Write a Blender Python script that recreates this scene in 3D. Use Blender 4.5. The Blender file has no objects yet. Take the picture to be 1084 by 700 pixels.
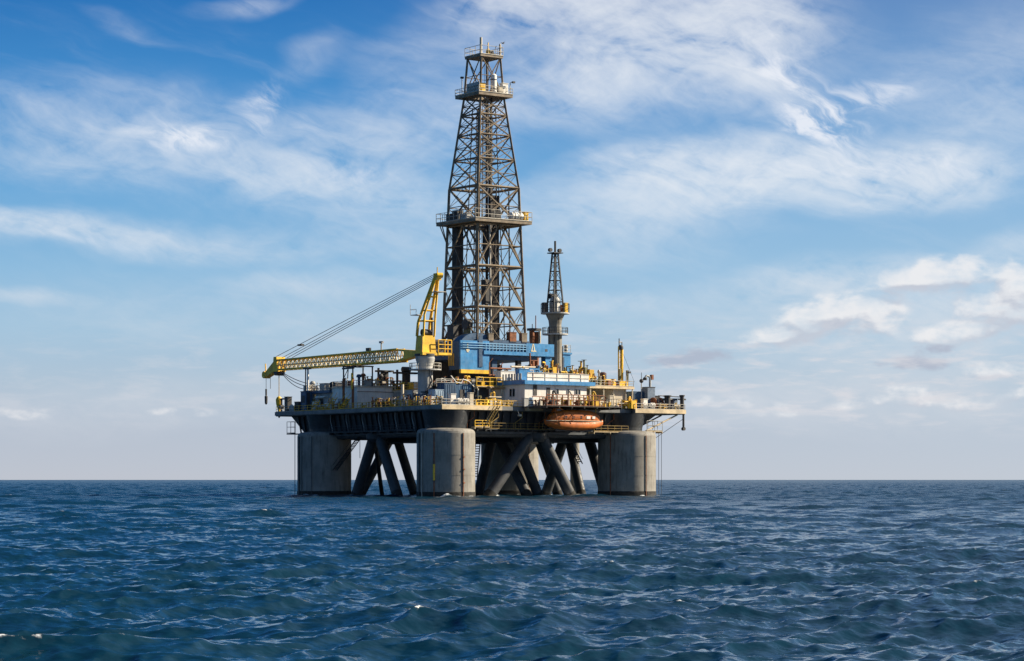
import bpy, math, random
import numpy as np
from mathutils import Vector

random.seed(11)
R = math.radians
scene = bpy.context.scene
COL = scene.collection

# ------------------------------------------------------------------ camera
FPX = 2538.0            # focal length in photo pixels (photo 1084 wide)
HCAM = 3.3
cam_d = bpy.data.cameras.new('camera')
cam = bpy.data.objects.new('camera', cam_d)
COL.objects.link(cam)
cam.location = (0, 0, HCAM)
cam.rotation_euler = (R(90), 0, 0)
cam_d.sensor_width = 36.0
cam_d.lens = 36.0 * FPX / 1084.0
cam_d.shift_y = 158.0 / 1084.0
cam_d.clip_start = 0.5
cam_d.clip_end = 120000
scene.camera = cam

# ------------------------------------------------------------------ sun + exposure
SUN_AZ = R(79)          # from +Y towards +X
SUN_EL = R(30)
sd = bpy.data.lights.new('sun', 'SUN')
sd.energy = 5.0
sd.angle = R(0.5)
sd.color = (1.0, 0.87, 0.68)
sun = bpy.data.objects.new('sun', sd)
COL.objects.link(sun)
sdir = Vector((math.sin(SUN_AZ) * math.cos(SUN_EL), math.cos(SUN_AZ) * math.cos(SUN_EL), math.sin(SUN_EL)))
sun.rotation_euler = sdir.to_track_quat('Z', 'Y').to_euler()
sun.location = (300, 100, 300)
scene.view_settings.view_transform = 'Standard'
scene.view_settings.look = 'None'
EXPO = 1.0
scene.view_settings.exposure = EXPO
scene.view_settings.gamma = 1.0
scene.view_settings.use_curve_mapping = False
scene.cycles.max_bounces = 6
scene.cycles.diffuse_bounces = 3
scene.cycles.glossy_bounces = 3
scene.cycles.use_denoising = True

# ------------------------------------------------------------------ world: sky and clouds in azimuth / elevation
class NT:
    def __init__(s, nt):
        s.nt = nt
    def n(s, t, **kw):
        x = s.nt.nodes.new(t)
        for k, v in kw.items():
            setattr(x, k, v)
        return x
    def put(s, sock, v):
        if isinstance(v, bpy.types.NodeSocket):
            s.nt.links.new(v, sock)
        elif v is not None:
            sock.default_value = v
    def m(s, op, a, b=None, c=None, clamp=False):
        x = s.n('ShaderNodeMath', operation=op, use_clamp=clamp)
        s.put(x.inputs[0], a); s.put(x.inputs[1], b)
        if c is not None: s.put(x.inputs[2], c)
        return x.outputs[0]
    def sstep(s, v, a, b, to0=0.0, to1=1.0, smooth=True):
        x = s.n('ShaderNodeMapRange', interpolation_type='SMOOTHSTEP' if smooth else 'LINEAR')
        s.put(x.inputs['Value'], v); s.put(x.inputs['From Min'], a); s.put(x.inputs['From Max'], b)
        s.put(x.inputs['To Min'], to0); s.put(x.inputs['To Max'], to1)
        return x.outputs['Result']
    def vec(s, x, y, z=0.0):
        c = s.n('ShaderNodeCombineXYZ')
        s.put(c.inputs[0], x); s.put(c.inputs[1], y); s.put(c.inputs[2], z)
        return c.outputs[0]
    def noise(s, v, scale, detail=4, rough=0.5, dist=0.0, color=False):
        x = s.n('ShaderNodeTexNoise')
        s.put(x.inputs['Vector'], v); x.inputs['Scale'].default_value = scale
        x.inputs['Detail'].default_value = detail; x.inputs['Roughness'].default_value = rough
        x.inputs['Distortion'].default_value = dist
        return x.outputs['Color' if color else 'Fac']
    def mix(s, f, a, b, blend='MIX'):
        x = s.n('ShaderNodeMix', data_type='RGBA', blend_type=blend)
        s.put(x.inputs['Factor'], f)
        s.put(x.inputs[6], a); s.put(x.inputs[7], b)
        return x.outputs[2]
    def mapping(s, v, loc=(0, 0, 0), rot=0.0, scale=(1, 1, 1), kind='TEXTURE'):
        x = s.n('ShaderNodeMapping', vector_type=kind)
        s.put(x.inputs['Vector'], v)
        x.inputs['Location'].default_value = loc
        x.inputs['Rotation'].default_value = (0, 0, rot)
        x.inputs['Scale'].default_value = scale
        return x.outputs[0]

def lin(r, g, b):
    f = lambda c: (c / 255 / 12.92) if c / 255 <= 0.04045 else ((c / 255 + 0.055) / 1.055) ** 2.4
    return (f(r), f(g), f(b), 1.0)

SKY_STRENGTH = 0.07
def sk(r, g, b):
    """a sky radiance that shows as this 8-bit colour, in the units of the sky node"""
    l = lin(r, g, b); k = SKY_STRENGTH * 2 ** EXPO
    return (l[0] / k, l[1] / k, l[2] / k, 1.0)

def build_world():
    w = bpy.data.worlds.new('World')
    scene.world = w
    w.use_nodes = True
    nt = w.node_tree
    nt.nodes.clear()
    g = NT(nt)
    out = g.n('ShaderNodeOutputWorld'); bg = g.n('ShaderNodeBackground')
    bg.inputs['Strength'].default_value = SKY_STRENGTH
    nt.links.new(bg.outputs[0], out.inputs[0])
    tc = g.n('ShaderNodeTexCoord').outputs['Generated']
    sp = g.n('ShaderNodeSeparateXYZ'); g.put(sp.inputs[0], tc)
    x, y, z = sp.outputs
    hor = g.m('SQRT', g.m('ADD', g.m('MULTIPLY', x, x), g.m('ADD', g.m('MULTIPLY', y, y), 1e-6)))
    az = g.m('ARCTAN2', x, y)
    el = g.m('ARCTANGENT', g.m('DIVIDE', z, hor))
    U = g.m('MULTIPLY', az, FPX / 100)          # azimuth and elevation, one unit = 2.26 degrees
    V = g.m('MULTIPLY', el, FPX / 100)
    P = g.vec(U, V)
    # clear sky: Nishita, elevation stretched so that the dry dark blue comes low
    nz = g.n('ShaderNodeTexSky', sky_type='NISHITA')
    nz.sun_disc = False
    nz.sun_elevation = SUN_EL; nz.sun_rotation = SUN_AZ
    nz.air_density = 1.0; nz.dust_density = 0.6; nz.ozone_density = 2.0
    zz = g.m('ADD', g.m('MULTIPLY', g.m('MAXIMUM', z, 0.0), 4.0), 0.06)
    g.put(nz.inputs['Vector'], g.vec(x, y, zz))
    ramp = g.n('ShaderNodeValToRGB')
    g.put(ramp.inputs[0], g.m('MULTIPLY', V, 1 / 16.0, clamp=True))
    stops = [(0, (190, 194, 206)), (0.5, (185, 194, 208)), (1.0, (180, 198, 214)), (1.6, (164, 198, 222)), (2.2, (144, 190, 224)),
             (3.0, (110, 172, 220)), (4.0, (70, 145, 208)), (5.0, (40, 117, 188)), (8, (30, 98, 162)), (16, (26, 80, 138))]
    el_ = ramp.color_ramp.elements
    while len(el_) < len(stops): el_.new(0.5)
    for e_, (p_, c_) in zip(el_, stops):
        e_.position = p_ / 16.0; e_.color = tuple(k / 10 for k in sk(*c_)[:3]) + (1,)
    x10 = g.n('ShaderNodeVectorMath', operation='SCALE'); x10.inputs['Scale'].default_value = 10.0
    g.put(x10.inputs[0], ramp.outputs[0])
    col = g.mix(0.93, nz.outputs[0], x10.outputs[0])
    # the side towards the sun is paler
    col = g.mix(g.m('MULTIPLY', g.sstep(U, -3.0, 7.0), 0.22), col, sk(204, 219, 230))

    # ---- warp fields
    wn = g.noise(g.mapping(P, scale=(1.6, 0.8, 1)), 1.0, 3, 0.55, color=True)
    wv = g.n('ShaderNodeVectorMath', operation='SUBTRACT'); g.put(wv.inputs[0], wn); wv.inputs[1].default_value = (0.5, 0.5, 0.5)
    ws = g.n('ShaderNodeVectorMath', operation='MULTIPLY'); g.put(ws.inputs[0], wv.outputs[0]); ws.inputs[1].default_value = (1.0, 0.5, 0)
    wa = g.n('ShaderNodeVectorMath', operation='ADD'); g.put(wa.inputs[0], P); g.put(wa.inputs[1], ws.outputs[0])
    PW = wa.outputs[0]

    def blobs(src, lst):
        tot = None
        for (cx, cy, rx, ry, rot, amp) in lst:
            mp = g.mapping(src, loc=((cx - 542) / 100, (508 - cy) / 100, 0), rot=R(rot), scale=(rx / 100, ry / 100, 1))
            ln = g.n('ShaderNodeVectorMath', operation='LENGTH'); g.put(ln.inputs[0], mp)
            v = g.sstep(ln.outputs['Value'], 0.0, 1.0, amp, 0.0)
            tot = v if tot is None else g.m('ADD', tot, v)
        return tot

    # ---- high cirrus veils
    veil = blobs(PW, CIRRUS)
    f1 = g.noise(g.mapping(PW, rot=R(-14), scale=(1.7, 0.40, 1)), 1.0, 8, 0.60, 0.25)
    f2 = g.noise(g.mapping(PW, rot=R(24), scale=(0.55, 0.22, 1)), 1.0, 6, 0.55, 0.2)
    f3 = g.noise(g.mapping(P, rot=R(-40), scale=(0.30, 0.15, 1)), 1.0, 6, 0.66, 0.3)
    fb = g.m('ADD', g.m('MULTIPLY', f1, 0.60), g.m('ADD', g.m('MULTIPLY', f2, 0.28), g.m('MULTIPLY', f3, 0.16)))
    fb = g.sstep(fb, 0.36, 0.72, 0.04, 1.5, smooth=False)
    al = g.m('MULTIPLY', veil, fb)
    base_veil = g.m('MULTIPLY', g.sstep(f1, 0.45, 0.8), g.m('MULTIPLY', g.sstep(V, 0.8, 2.5, 0.0, 0.16), g.sstep(V, 5.4, 3.8, 0.3, 1.0)))
    al = g.m('ADD', al, base_veil)
    al = g.m('MULTIPLY', g.m('SUBTRACT', 1.0, g.m('POWER', 2.718, g.m('MULTIPLY', al, -0.80))), 0.98)
    cc = g.mix(g.sstep(V, 0.3, 3.5), sk(213, 217, 225), sk(236, 240, 245))
    col = g.mix(al, col, cc)
    # ---- bright wispy hooks
    wisp = blobs(PW, WISPS)
    g1 = g.noise(g.mapping(PW, rot=R(-28), scale=(0.55, 0.20, 1)), 1.0, 7, 0.6, 0.45)
    wal = g.m('MULTIPLY', wisp, g.sstep(g1, 0.30, 0.75))
    wal = g.sstep(wal, 0.0, 1.15, 0.0, 0.85)
    col = g.mix(wal, col, sk(240, 243, 250))
    # ---- low cumulus
    cn = g.noise(g.mapping(P, scale=(0.30, 0.17, 1)), 1.0, 7, 0.52, 0.15)
    cn2 = g.noise(g.mapping(P, loc=(-0.05, -0.07, 0), scale=(0.30, 0.17, 1)), 1.0, 5, 0.50, 0.15)
    cb = blobs(P, CUMULUS)
    up = g.n('ShaderNodeVectorMath', operation='ADD'); g.put(up.inputs[0], P); up.inputs[1].default_value = (0.05, 0.11, 0)
    cb2 = blobs(up.outputs[0], CUMULUS)
    cd = g.m('ADD', cb, g.m('MULTIPLY', g.m('MULTIPLY', g.m('SUBTRACT', cn, 0.5), 2.2), g.m('MULTIPLY', cb, 3.0, clamp=True)))
    cm = g.sstep(cd, 0.10, 0.92)
    relief = g.m('SUBTRACT', cn, cn2)
    lit = g.sstep(g.m('ADD', g.m('MULTIPLY', relief, 1.5), g.m('MULTIPLY', g.m('SUBTRACT', cb, cb2), 1.6)), -0.42, 0.30)
    ccol = g.mix(lit, sk(196, 200, 212), sk(241, 240, 241))
    col = g.mix(g.m('MULTIPLY', cm, g.sstep(cn2, 0.3, 0.62, 0.45, 0.86)), col, ccol)
    # grey undersides / far flat clouds
    gb = blobs(P, GREYS)
    gd = g.m('ADD', gb, g.m('MULTIPLY', g.m('MULTIPLY', g.m('SUBTRACT', cn, 0.5), 1.3), g.m('MULTIPLY', gb, 3.0, clamp=True)))
    col = g.mix(g.sstep(gd, 0.28, 0.75, 0.0, 0.75), col, sk(174, 181, 199))
    # faint broken layer above the horizon
    ln_ = g.noise(g.mapping(P, scale=(0.62, 0.13, 1)), 1.0, 6, 0.6, 0.3)
    band = g.m('MULTIPLY', g.sstep(V, 0.35, 0.8), g.sstep(V, 1.9, 1.1))
    side = g.sstep(U, -6, 2.5, 0.25, 1.0)
    lm = g.m('MULTIPLY', g.m('MULTIPLY', g.sstep(ln_, 0.46, 0.70), band), side)
    col = g.mix(g.m('MULTIPLY', lm, 0.66), col, sk(222, 221, 226))
    g.put(bg.inputs['Color'], col)

SKY_GAIN = 1.0
# centre x, centre y (photo-pixel equivalents of azimuth and elevation), radii, tilt, strength
CIRRUS = [
    (690, 35, 280, 120, -4, 1.7), (610, 100, 200, 60, 10, 0.75), (800, 55, 130, 110, -60, 0.8),
    (850, 186, 310, 52, -3, 1.9), (700, 200, 190, 70, 8, 1.05), (970, 178, 180, 34, -4, 0.85),
    (230, 165, 340, 85, -6, 0.52), (90, 150, 260, 80, 4, 0.42), (420, 150, 210, 90, 14, 0.62), (340, 190, 210, 36, -8, 0.6),
    (110, 252, 330, 30, -3, 1.05), (20, 246, 180, 24, -2, 0.8), (30, 312, 110, 12, -3, 0.7), (390, 300, 190, 20, 0, 0.6),
    (640, 318, 130, 18, -6, 0.6), (430, 240, 220, 60, 5, 0.45), (300, 330, 420, 70, 0, 0.36),
    (1040, 120, 190, 130, 10, 0.55), (870, 298, 170, 34, 3, 1.1), (1060, 270, 90, 30, 12, 0.7), (330, 66, 60, 26, 18, 0.35),
    (265, 15, 70, 16, 8, 0.5), (140, 45, 60, 14, -20, 0.28), (480, 40, 140, 50, 20, 0.45),
    (860, 350, 340, 85, 0, 0.45), (975, 340, 230, 75, 0, 0.75), (930, 425, 340, 50, 0, 0.85), (690, 430, 220, 34, 0, 0.5), (60, 436, 280, 34, 0, 0.55), (300, 420, 260, 40, 0, 0.3), (640, 250, 260, 60, 4, 0.5), (560, 10, 120, 40, 0, 0.6),
]
WISPS = [
    (848, 105, 100, 56, -48, 0.95), (900, 118, 90, 46, 20, 0.85), (870, 140, 100, 32, -18, 0.8), (800, 62, 90, 60, -50, 0.55),
    (175, 148, 95, 30, -14, 0.85), (225, 150, 90, 24, 8, 0.75), (270, 110, 54, 32, 40, 0.7), (310, 132, 90, 40, -10, 0.4),
    (375, 182, 130, 18, -10, 0.6), (880, 178, 190, 28, -3, 0.75), (958, 104, 56, 38, 10, 0.5), (1000, 180, 110, 22, -4, 0.6),
    (265, 14, 70, 14, -4, 0.4), (640, 180, 100, 50, 30, 0.4), (110, 262, 180, 14, -3, 0.5), (440, 110, 110, 50, -30, 0.3),
]
CUMULUS = [
    (998, 294, 88, 30, 6, 1.0), (955, 302, 60, 20, 0, 0.7), (895, 331, 96, 32, 3, 1.0), (850, 340, 56, 20, 0, 0.6),
    (826, 358, 74, 19, 4, 0.9), (1062, 330, 90, 42, 8, 1.05), (1000, 360, 64, 22, 6, 0.85), (1080, 298, 56, 32, 0, 0.7), (930, 352, 70, 22, 0, 0.5),
    (955, 420, 70, 20, 0, 0.58), (825, 435, 60, 14, 0, 0.52), (900, 430, 44, 12, 0, 0.42), (1020, 428, 60, 16, 0, 0.45), (1075, 416, 50, 16, 0, 0.5),
    (760, 425, 70, 13, 0, 0.5), (200, 437, 70, 9, 0, 0.42), (30, 440, 60, 12, 0, 0.5), (1040, 392, 80, 20, 0, 0.55),
]
GREYS = [(740, 378, 74, 19, 0, 0.72), (970, 388, 84, 15, -2, 0.78), (985, 371, 44, 12, 0, 0.7), (690, 384, 70, 11, 0, 0.45), (60, 438, 90, 12, 0, 0.25), (880, 345, 60, 10, 0, 0.3)]
build_world()

# ------------------------------------------------------------------ rig frame: u towards the right column, v towards the left column
PHI = R(36.0)
CP, SP = math.cos(PHI), math.sin(PHI)
BX, BY = -12.41, 450.0
def W(u, v, z):
    return Vector((BX + u * CP - v * SP, BY + u * SP + v * CP, z))
def Upx(px, v):
    k = (px - 542) / FPX
    return (k * (BY + v * CP) - BX + v * SP) / (CP - k * SP)
def Vpx(px, u):
    k = (px - 542) / FPX
    return (BX + u * CP - k * (BY + u * SP)) / (k * CP + SP)
def Zpx(py, u, v):
    return HCAM + (508 - py) / FPX * (BY + u * SP + v * CP)
ZD = 17.2               # main deck level

# ------------------------------------------------------------------ materials
MATS = {}
def mat(name, color, rough=0.6, metal=0.0, var=0.25, rust=0.0, streak=0.0, scale=0.6, rustcol=(0.20, 0.075, 0.03), grime=0.0):
    if name in MATS: return MATS[name]
    m = bpy.data.materials.new(name); m.use_nodes = True
    nt = m.node_tree; nt.nodes.clear(); g = NT(nt)
    out = g.n('ShaderNodeOutputMaterial'); b = g.n('ShaderNodeBsdfPrincipled')
    nt.links.new(b.outputs[0], out.inputs[0])
    co = g.n('ShaderNodeTexCoord').outputs['Object']
    c = (*color, 1.0)
    n1 = g.noise(co, scale, 5, 0.6)
    dark = tuple(x * (1 - var) for x in color) + (1,)
    light = tuple(min(1, x * (1 + var * 0.6)) for x in color) + (1,)
    colr = g.mix(g.sstep(n1, 0.3, 0.7), dark, light)
    if streak:
        st = g.noise(g.mapping(co, scale=(0.55, 0.55, 5.0)), 1.0, 5, 0.65)
        colr = g.mix(g.sstep(st, 0.50, 0.72, 0.0, streak), colr, (color[0] * 0.38, color[1] * 0.33, color[2] * 0.29, 1))
    if rust:
        r1 = g.noise(g.mapping(co, scale=(0.7, 0.7, 2.2)), 1.0, 8, 0.68)
        r2 = g.noise(co, 3.0, 4, 0.6)
        rr = g.m('ADD', g.m('MULTIPLY', r1, 0.7), g.m('MULTIPLY', r2, 0.3))
        th = 0.70 - 0.28 * rust
        colr = g.mix(g.sstep(rr, th, th + 0.09, 0.0, 0.85), colr, (*rustcol, 1))
    g.put(b.inputs['Base Color'], colr)
    n2 = g.noise(co, 2.5, 3, 0.5)
    g.put(b.inputs['Roughness'], g.sstep(n2, 0.3, 0.7, max(0.05, rough - 0.12), min(1, rough + 0.12)))
    b.inputs['Metallic'].default_value = metal
    MATS[name] = m
    return m

M_HULL = mat('hull_steel', (0.018, 0.023, 0.029), 0.55, var=0.4, rust=0.25, streak=0.5)
M_COL = mat('column_paint', (0.225, 0.212, 0.184), 0.75, var=0.22, rust=0.22, streak=0.75, scale=0.35)
M_BRACE = mat('brace_steel', (0.040, 0.044, 0.048), 0.6, var=0.3, rust=0.22, streak=0.4)
M_GROWTH = mat('marine_growth', (0.022, 0.020, 0.016), 0.9, var=0.5, rust=0.25, rustcol=(0.05, 0.03, 0.015), scale=1.5)
M_EDGE = mat('deck_edge_cream', (0.62, 0.49, 0.30), 0.6, var=0.3, rust=0.42)
M_DECK = mat('deck_plate', (0.13, 0.135, 0.13), 0.75, var=0.35, rust=0.35)
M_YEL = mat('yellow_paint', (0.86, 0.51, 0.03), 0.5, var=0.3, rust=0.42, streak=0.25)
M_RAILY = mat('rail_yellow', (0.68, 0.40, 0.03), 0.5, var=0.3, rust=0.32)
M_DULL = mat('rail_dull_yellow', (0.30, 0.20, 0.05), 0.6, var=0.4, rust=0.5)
M_RAILW = mat('rail_pale', (0.46, 0.43, 0.36), 0.55, var=0.3, rust=0.40)
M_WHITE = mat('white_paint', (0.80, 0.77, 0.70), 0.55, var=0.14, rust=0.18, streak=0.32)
M_CREAM = mat('cream_paint', (0.58, 0.51, 0.39), 0.6, var=0.22, rust=0.30, streak=0.3)
M_GREYP = mat('grey_paint', (0.40, 0.40, 0.38), 0.6, var=0.2, rust=0.22, streak=0.4)
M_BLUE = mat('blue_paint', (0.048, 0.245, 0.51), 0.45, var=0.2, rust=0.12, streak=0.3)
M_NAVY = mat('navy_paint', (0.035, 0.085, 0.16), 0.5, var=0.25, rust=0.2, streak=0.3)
M_DER = mat('derrick_steel', (0.215, 0.165, 0.108), 0.6, var=0.4, rust=0.42, scale=0.9)
M_DARK = mat('dark_machinery', (0.045, 0.042, 0.04), 0.6, var=0.4, rust=0.35, scale=1.2)
M_RUST = mat('rusty_iron', (0.24, 0.085, 0.035), 0.8, var=0.45, rust=0.2, rustcol=(0.10, 0.035, 0.02), scale=1.4)
M_ORANGE = mat('orange_grp', (0.46, 0.115, 0.008), 0.6, var=0.35, rust=0.38, streak=0.3)
M_GLASS = mat('window_glass', (0.015, 0.02, 0.025), 0.12, var=0.1)
M_CABLE = mat('wire_rope', (0.07, 0.07, 0.075), 0.5, var=0.2)
M_PIPE = mat('drill_pipe_steel', (0.055, 0.045, 0.038), 0.5, var=0.35, rust=0.3)
M_TIMB = mat('cream_marking', (0.78, 0.68, 0.42), 0.6, var=0.1)
M_GREEN = mat('olive_machinery', (0.16, 0.15, 0.06), 0.6, var=0.4, rust=0.35, scale=1.2)
M_BIRD = mat('grey_feathers', (0.16, 0.16, 0.17), 0.8, var=0.3)

# ------------------------------------------------------------------ mesh builder in rig coordinates
class MB:
    def __init__(s):
        s.v = []; s.f = []; s.sm = []
    def add(s, vs, fs, smooth=False):
        o = len(s.v)
        s.v += [tuple(p) for p in vs]
        for f in fs:
            s.f.append(tuple(i + o for i in f)); s.sm.append(smooth)
        return s
    def box(s, u0, u1, v0, v1, z0, z1):
        a = [(u0, v0, z0), (u1, v0, z0), (u1, v1, z0), (u0, v1, z0), (u0, v0, z1), (u1, v0, z1), (u1, v1, z1), (u0, v1, z1)]
        return s.add(a, [(3, 2, 1, 0), (4, 5, 6, 7), (0, 1, 5, 4), (1, 2, 6, 5), (2, 3, 7, 6), (3, 0, 4, 7)])
    def frustum(s, lo, hi, z0, z1):
        (a0, a1, b0, b1), (c0, c1, d0, d1) = lo, hi
        a = [(a0, b0, z0), (a1, b0, z0), (a1, b1, z0), (a0, b1, z0), (c0, d0, z1), (c1, d0, z1), (c1, d1, z1), (c0, d1, z1)]
        return s.add(a, [(3, 2, 1, 0), (4, 5, 6, 7), (0, 1, 5, 4), (1, 2, 6, 5), (2, 3, 7, 6), (3, 0, 4, 7)])
    def prism(s, poly, z0, z1):
        n = len(poly)
        a = [(p[0], p[1], z0) for p in poly] + [(p[0], p[1], z1) for p in poly]
        fs = [tuple(range(n - 1, -1, -1)), tuple(range(n, 2 * n))]
        fs += [(i, (i + 1) % n, n + (i + 1) % n, n + i) for i in range(n)]
        return s.add(a, fs)
    def tube(s, p, q, r, n=8, r2=None, caps=True):
        p, q = Vector(p), Vector(q)
        d = q - p
        if d.length < 1e-6: return s
        d.normalize()
        t = Vector((0, 0, 1)) if abs(d.z) < 0.9 else Vector((1, 0, 0))
        a = d.cross(t).normalized(); b = d.cross(a)
        r2 = r if r2 is None else r2
        ring = lambda c, rr: [c + (a * math.cos(2 * math.pi * i / n) + b * math.sin(2 * math.pi * i / n)) * rr for i in range(n)]
        vs = ring(p, r) + ring(q, r2)
        s.add(vs, [(i, n + i, n + (i + 1) % n, (i + 1) % n) for i in range(n)], n > 5)
        if caps:
            s.add(ring(p, r), [tuple(range(n))]); s.add(ring(q, r2), [tuple(range(n - 1, -1, -1))])
        return s
    def path(s, pts, r, n=8):
        for a, b in zip(pts, pts[1:]): s.tube(a, b, r, n)
        return s
    def lathe(s, u, v, prof, n=24):
        """prof: list of (radius, z) from bottom to top"""
        for (r0, z0), (r1, z1) in zip(prof, prof[1:]):
            vs = []
            for (r, z) in ((r0, z0), (r1, z1)):
                vs += [(u + r * math.cos(2 * math.pi * i / n), v + r * math.sin(2 * math.pi * i / n), z) for i in range(n)]
            s.add(vs, [(i, (i + 1) % n, n + (i + 1) % n, n + i) for i in range(n)], True)
        for (r, z), up in ((prof[0], 0), (prof[-1], 1)):
            if r > 0.01:
                vs = [(u + r * math.cos(2 * math.pi * i / n), v + r * math.sin(2 * math.pi * i / n), z) for i in range(n)]
                s.add(vs, [tuple(range(n)) if up else tuple(range(n - 1, -1, -1))])
        return s
    def ring(s, u, v, r0, r1, z0, z1, n=24, a0=0.0, a1=2 * math.pi):
        full = abs(a1 - a0 - 2 * math.pi) < 1e-4
        k = n if full else n + 1
        vs = []
        for (r, z) in ((r0, z0), (r1, z0), (r1, z1), (r0, z1)):
            vs += [(u + r * math.cos(a0 + (a1 - a0) * i / n), v + r * math.sin(a0 + (a1 - a0) * i / n), z) for i in range(k)]
        fs = []
        for j in range(4):
            for i in range(n):
                i2 = (i + 1) % k
                fs.append((j * k + i, j * k + i2, ((j + 1) % 4) * k + i2, ((j + 1) % 4) * k + i))
        if not full:
            fs.append((0, k, 2 * k, 3 * k)); fs.append((k - 1, 4 * k - 1, 3 * k - 1, 2 * k - 1))
        return s.add(vs, fs)
    def sphere(s, c, r, n=10, sz=1.0):
        prof = [(r * math.sin(math.pi * i / n), c[2] - r * sz * math.cos(math.pi * i / n)) for i in range(n + 1)]
        return s.lathe(c[0], c[1], prof, n + 4)

def mesh_of(name, mb, origin, m):
    me = bpy.data.meshes.new(name)
    o = Vector(origin)
    me.from_pydata([tuple(Vector(p) - o) for p in mb.v], [], mb.f)
    me.polygons.foreach_set('use_smooth', mb.sm)
    me.materials.append(m)
    me.update()
    return me

ORIG = {}
def thing(name, label, cat, org, group=None):
    o = bpy.data.objects.new(name, None)
    COL.objects.link(o)
    o.empty_display_size = 0.5
    o.location = W(*org); o.rotation_euler = (0, 0, PHI)
    o['label'] = label; o['category'] = cat
    if group: o['group'] = group
    ORIG[o.name] = org
    return o
def root_of(o):
    while o.parent: o = o.parent
    return o
def part(name, mb, m, parent, label=None, kind=None):
    me = mesh_of(name, mb, ORIG[root_of(parent).name], m)
    o = bpy.data.objects.new(name, me)
    COL.objects.link(o); o.parent = parent
    if label: o['label'] = label
    if kind: o['kind'] = kind
    return o
def clone(o, parent, off):
    c = o.copy(); COL.objects.link(c); c.parent = parent; c.location = off
    return c
def solo(name, label, cat, org, mb, m, group=None):
    me = mesh_of(name, mb, org, m)
    o = bpy.data.objects.new(name, me); COL.objects.link(o)
    o.location = W(*org); o.rotation_euler = (0, 0, PHI)
    o['label'] = label; o['category'] = cat
    if group: o['group'] = group
    ORIG[o.name] = org
    return o
def dup(root, org, label=None):
    r = root.copy(); COL.objects.link(r); r.location = W(*org)
    if label: r['label'] = label
    for ch in root.children:
        c = ch.copy(); COL.objects.link(c); c.parent = r
        for gch in ch.children:
            d = gch.copy(); COL.objects.link(d); d.parent = c
    ORIG[r.name] = org
    return r

RAILS = 'guard railings round the decks'
def railing(pts, label, m=None, h=1.15, step=1.7, r=0.05, group=RAILS, parent=None, toe=True):
    """handrail along a polyline of (u,v,z): rails, toe board and a post every step"""
    m = m or M_RAILY
    t = parent or thing('guard_railing', label, 'railing', pts[0], group)
    top = MB(); mid = MB(); tb = MB()
    for a, b in zip(pts, pts[1:]):
        up = lambda p, k: (p[0], p[1], p[2] + k)
        top.tube(up(a, h), up(b, h), r, 6)
        mid.tube(up(a, h * 0.55), up(b, h * 0.55), r * 0.85, 6)
        if toe: tb.tube(up(a, 0.12), up(b, 0.12), 0.07, 4)
    part('top_rail', top, m, t); part('mid_rail', mid, m, t)
    if toe: part('toe_board', tb, m, t)
    o0 = ORIG[root_of(t).name]
    first = None
    for i, (a, b) in enumerate(zip(pts, pts[1:])):
        a, b = Vector(a), Vector(b)
        n = max(1, round((b - a).length / step))
        for k in range(n + (1 if i == len(pts) - 2 else 0)):
            p = a + (b - a) * (k / n)
            if first is None:
                first = part('post', MB().tube(p, p + Vector((0, 0, h)), r * 1.1, 6), m, t); p0 = p
            else:
                clone(first, t, p - p0)
    return t

# ------------------------------------------------------------------ sea: one sheet of real waves reaching the horizon
def ocean_tile(L, N, lmin, lmax, seed, wdir, lp):
    rng = np.random.default_rng(seed)
    k1 = 2 * np.pi * np.fft.fftfreq(N, L / N)
    KX, KY = np.meshgrid(k1, k1, indexing='ij')
    K = np.hypot(KX, KY); K[0, 0] = 1e9
    kp = 2 * np.pi / lp
    cosw = (KX * wdir[0] + KY * wdir[1]) / K
    S = np.exp(-0.9 * (kp / K) ** 2) / K ** 3.75 * (0.04 + 0.96 * np.abs(cosw) ** 3.6) * np.where(cosw < 0, 0.30, 1.0)
    lam = 2 * np.pi / K
    S = S * np.clip((lam - lmin) / (0.25 * lmin), 0, 1) * np.clip((lmax - lam) / (0.1 * lmax), 0, 1)
    h = np.sqrt(S) * (2 * np.pi / L) * (rng.standard_normal((N, N)) + 1j * rng.standard_normal((N, N)))
    f = lambda a: np.real(np.fft.ifft2(a)) * N * N
    H = f(h)
    DX = f(-1j * KX / K * h); DY = f(-1j * KY / K * h)
    JX = f(KX * KX / K * h); JY = f(KY * KY / K * h); JXY = f(KX * KY / K * h)
    return [H, DX, DY, JX, JY, JXY]

def sample(fields, L, x, y):
    N = fields[0].shape[0]
    gx = (x / L * N) % N; gy = (y / L * N) % N
    i = np.floor(gx).astype(np.int64); j = np.floor(gy).astype(np.int64)
    fx = gx - i; fy = gy - j
    fx = fx * fx * (3 - 2 * fx) * 0.5 + fx * 0.5; fy = fy * fy * (3 - 2 * fy) * 0.5 + fy * 0.5
    i %= N; j %= N; i2 = (i + 1) % N; j2 = (j + 1) % N
    out = []
    for F in fields:
        out.append((F[i, j] * (1 - fx) + F[i2, j] * fx) * (1 - fy) + (F[i, j2] * (1 - fx) + F[i2, j2] * fx) * fy)
    return out

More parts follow.
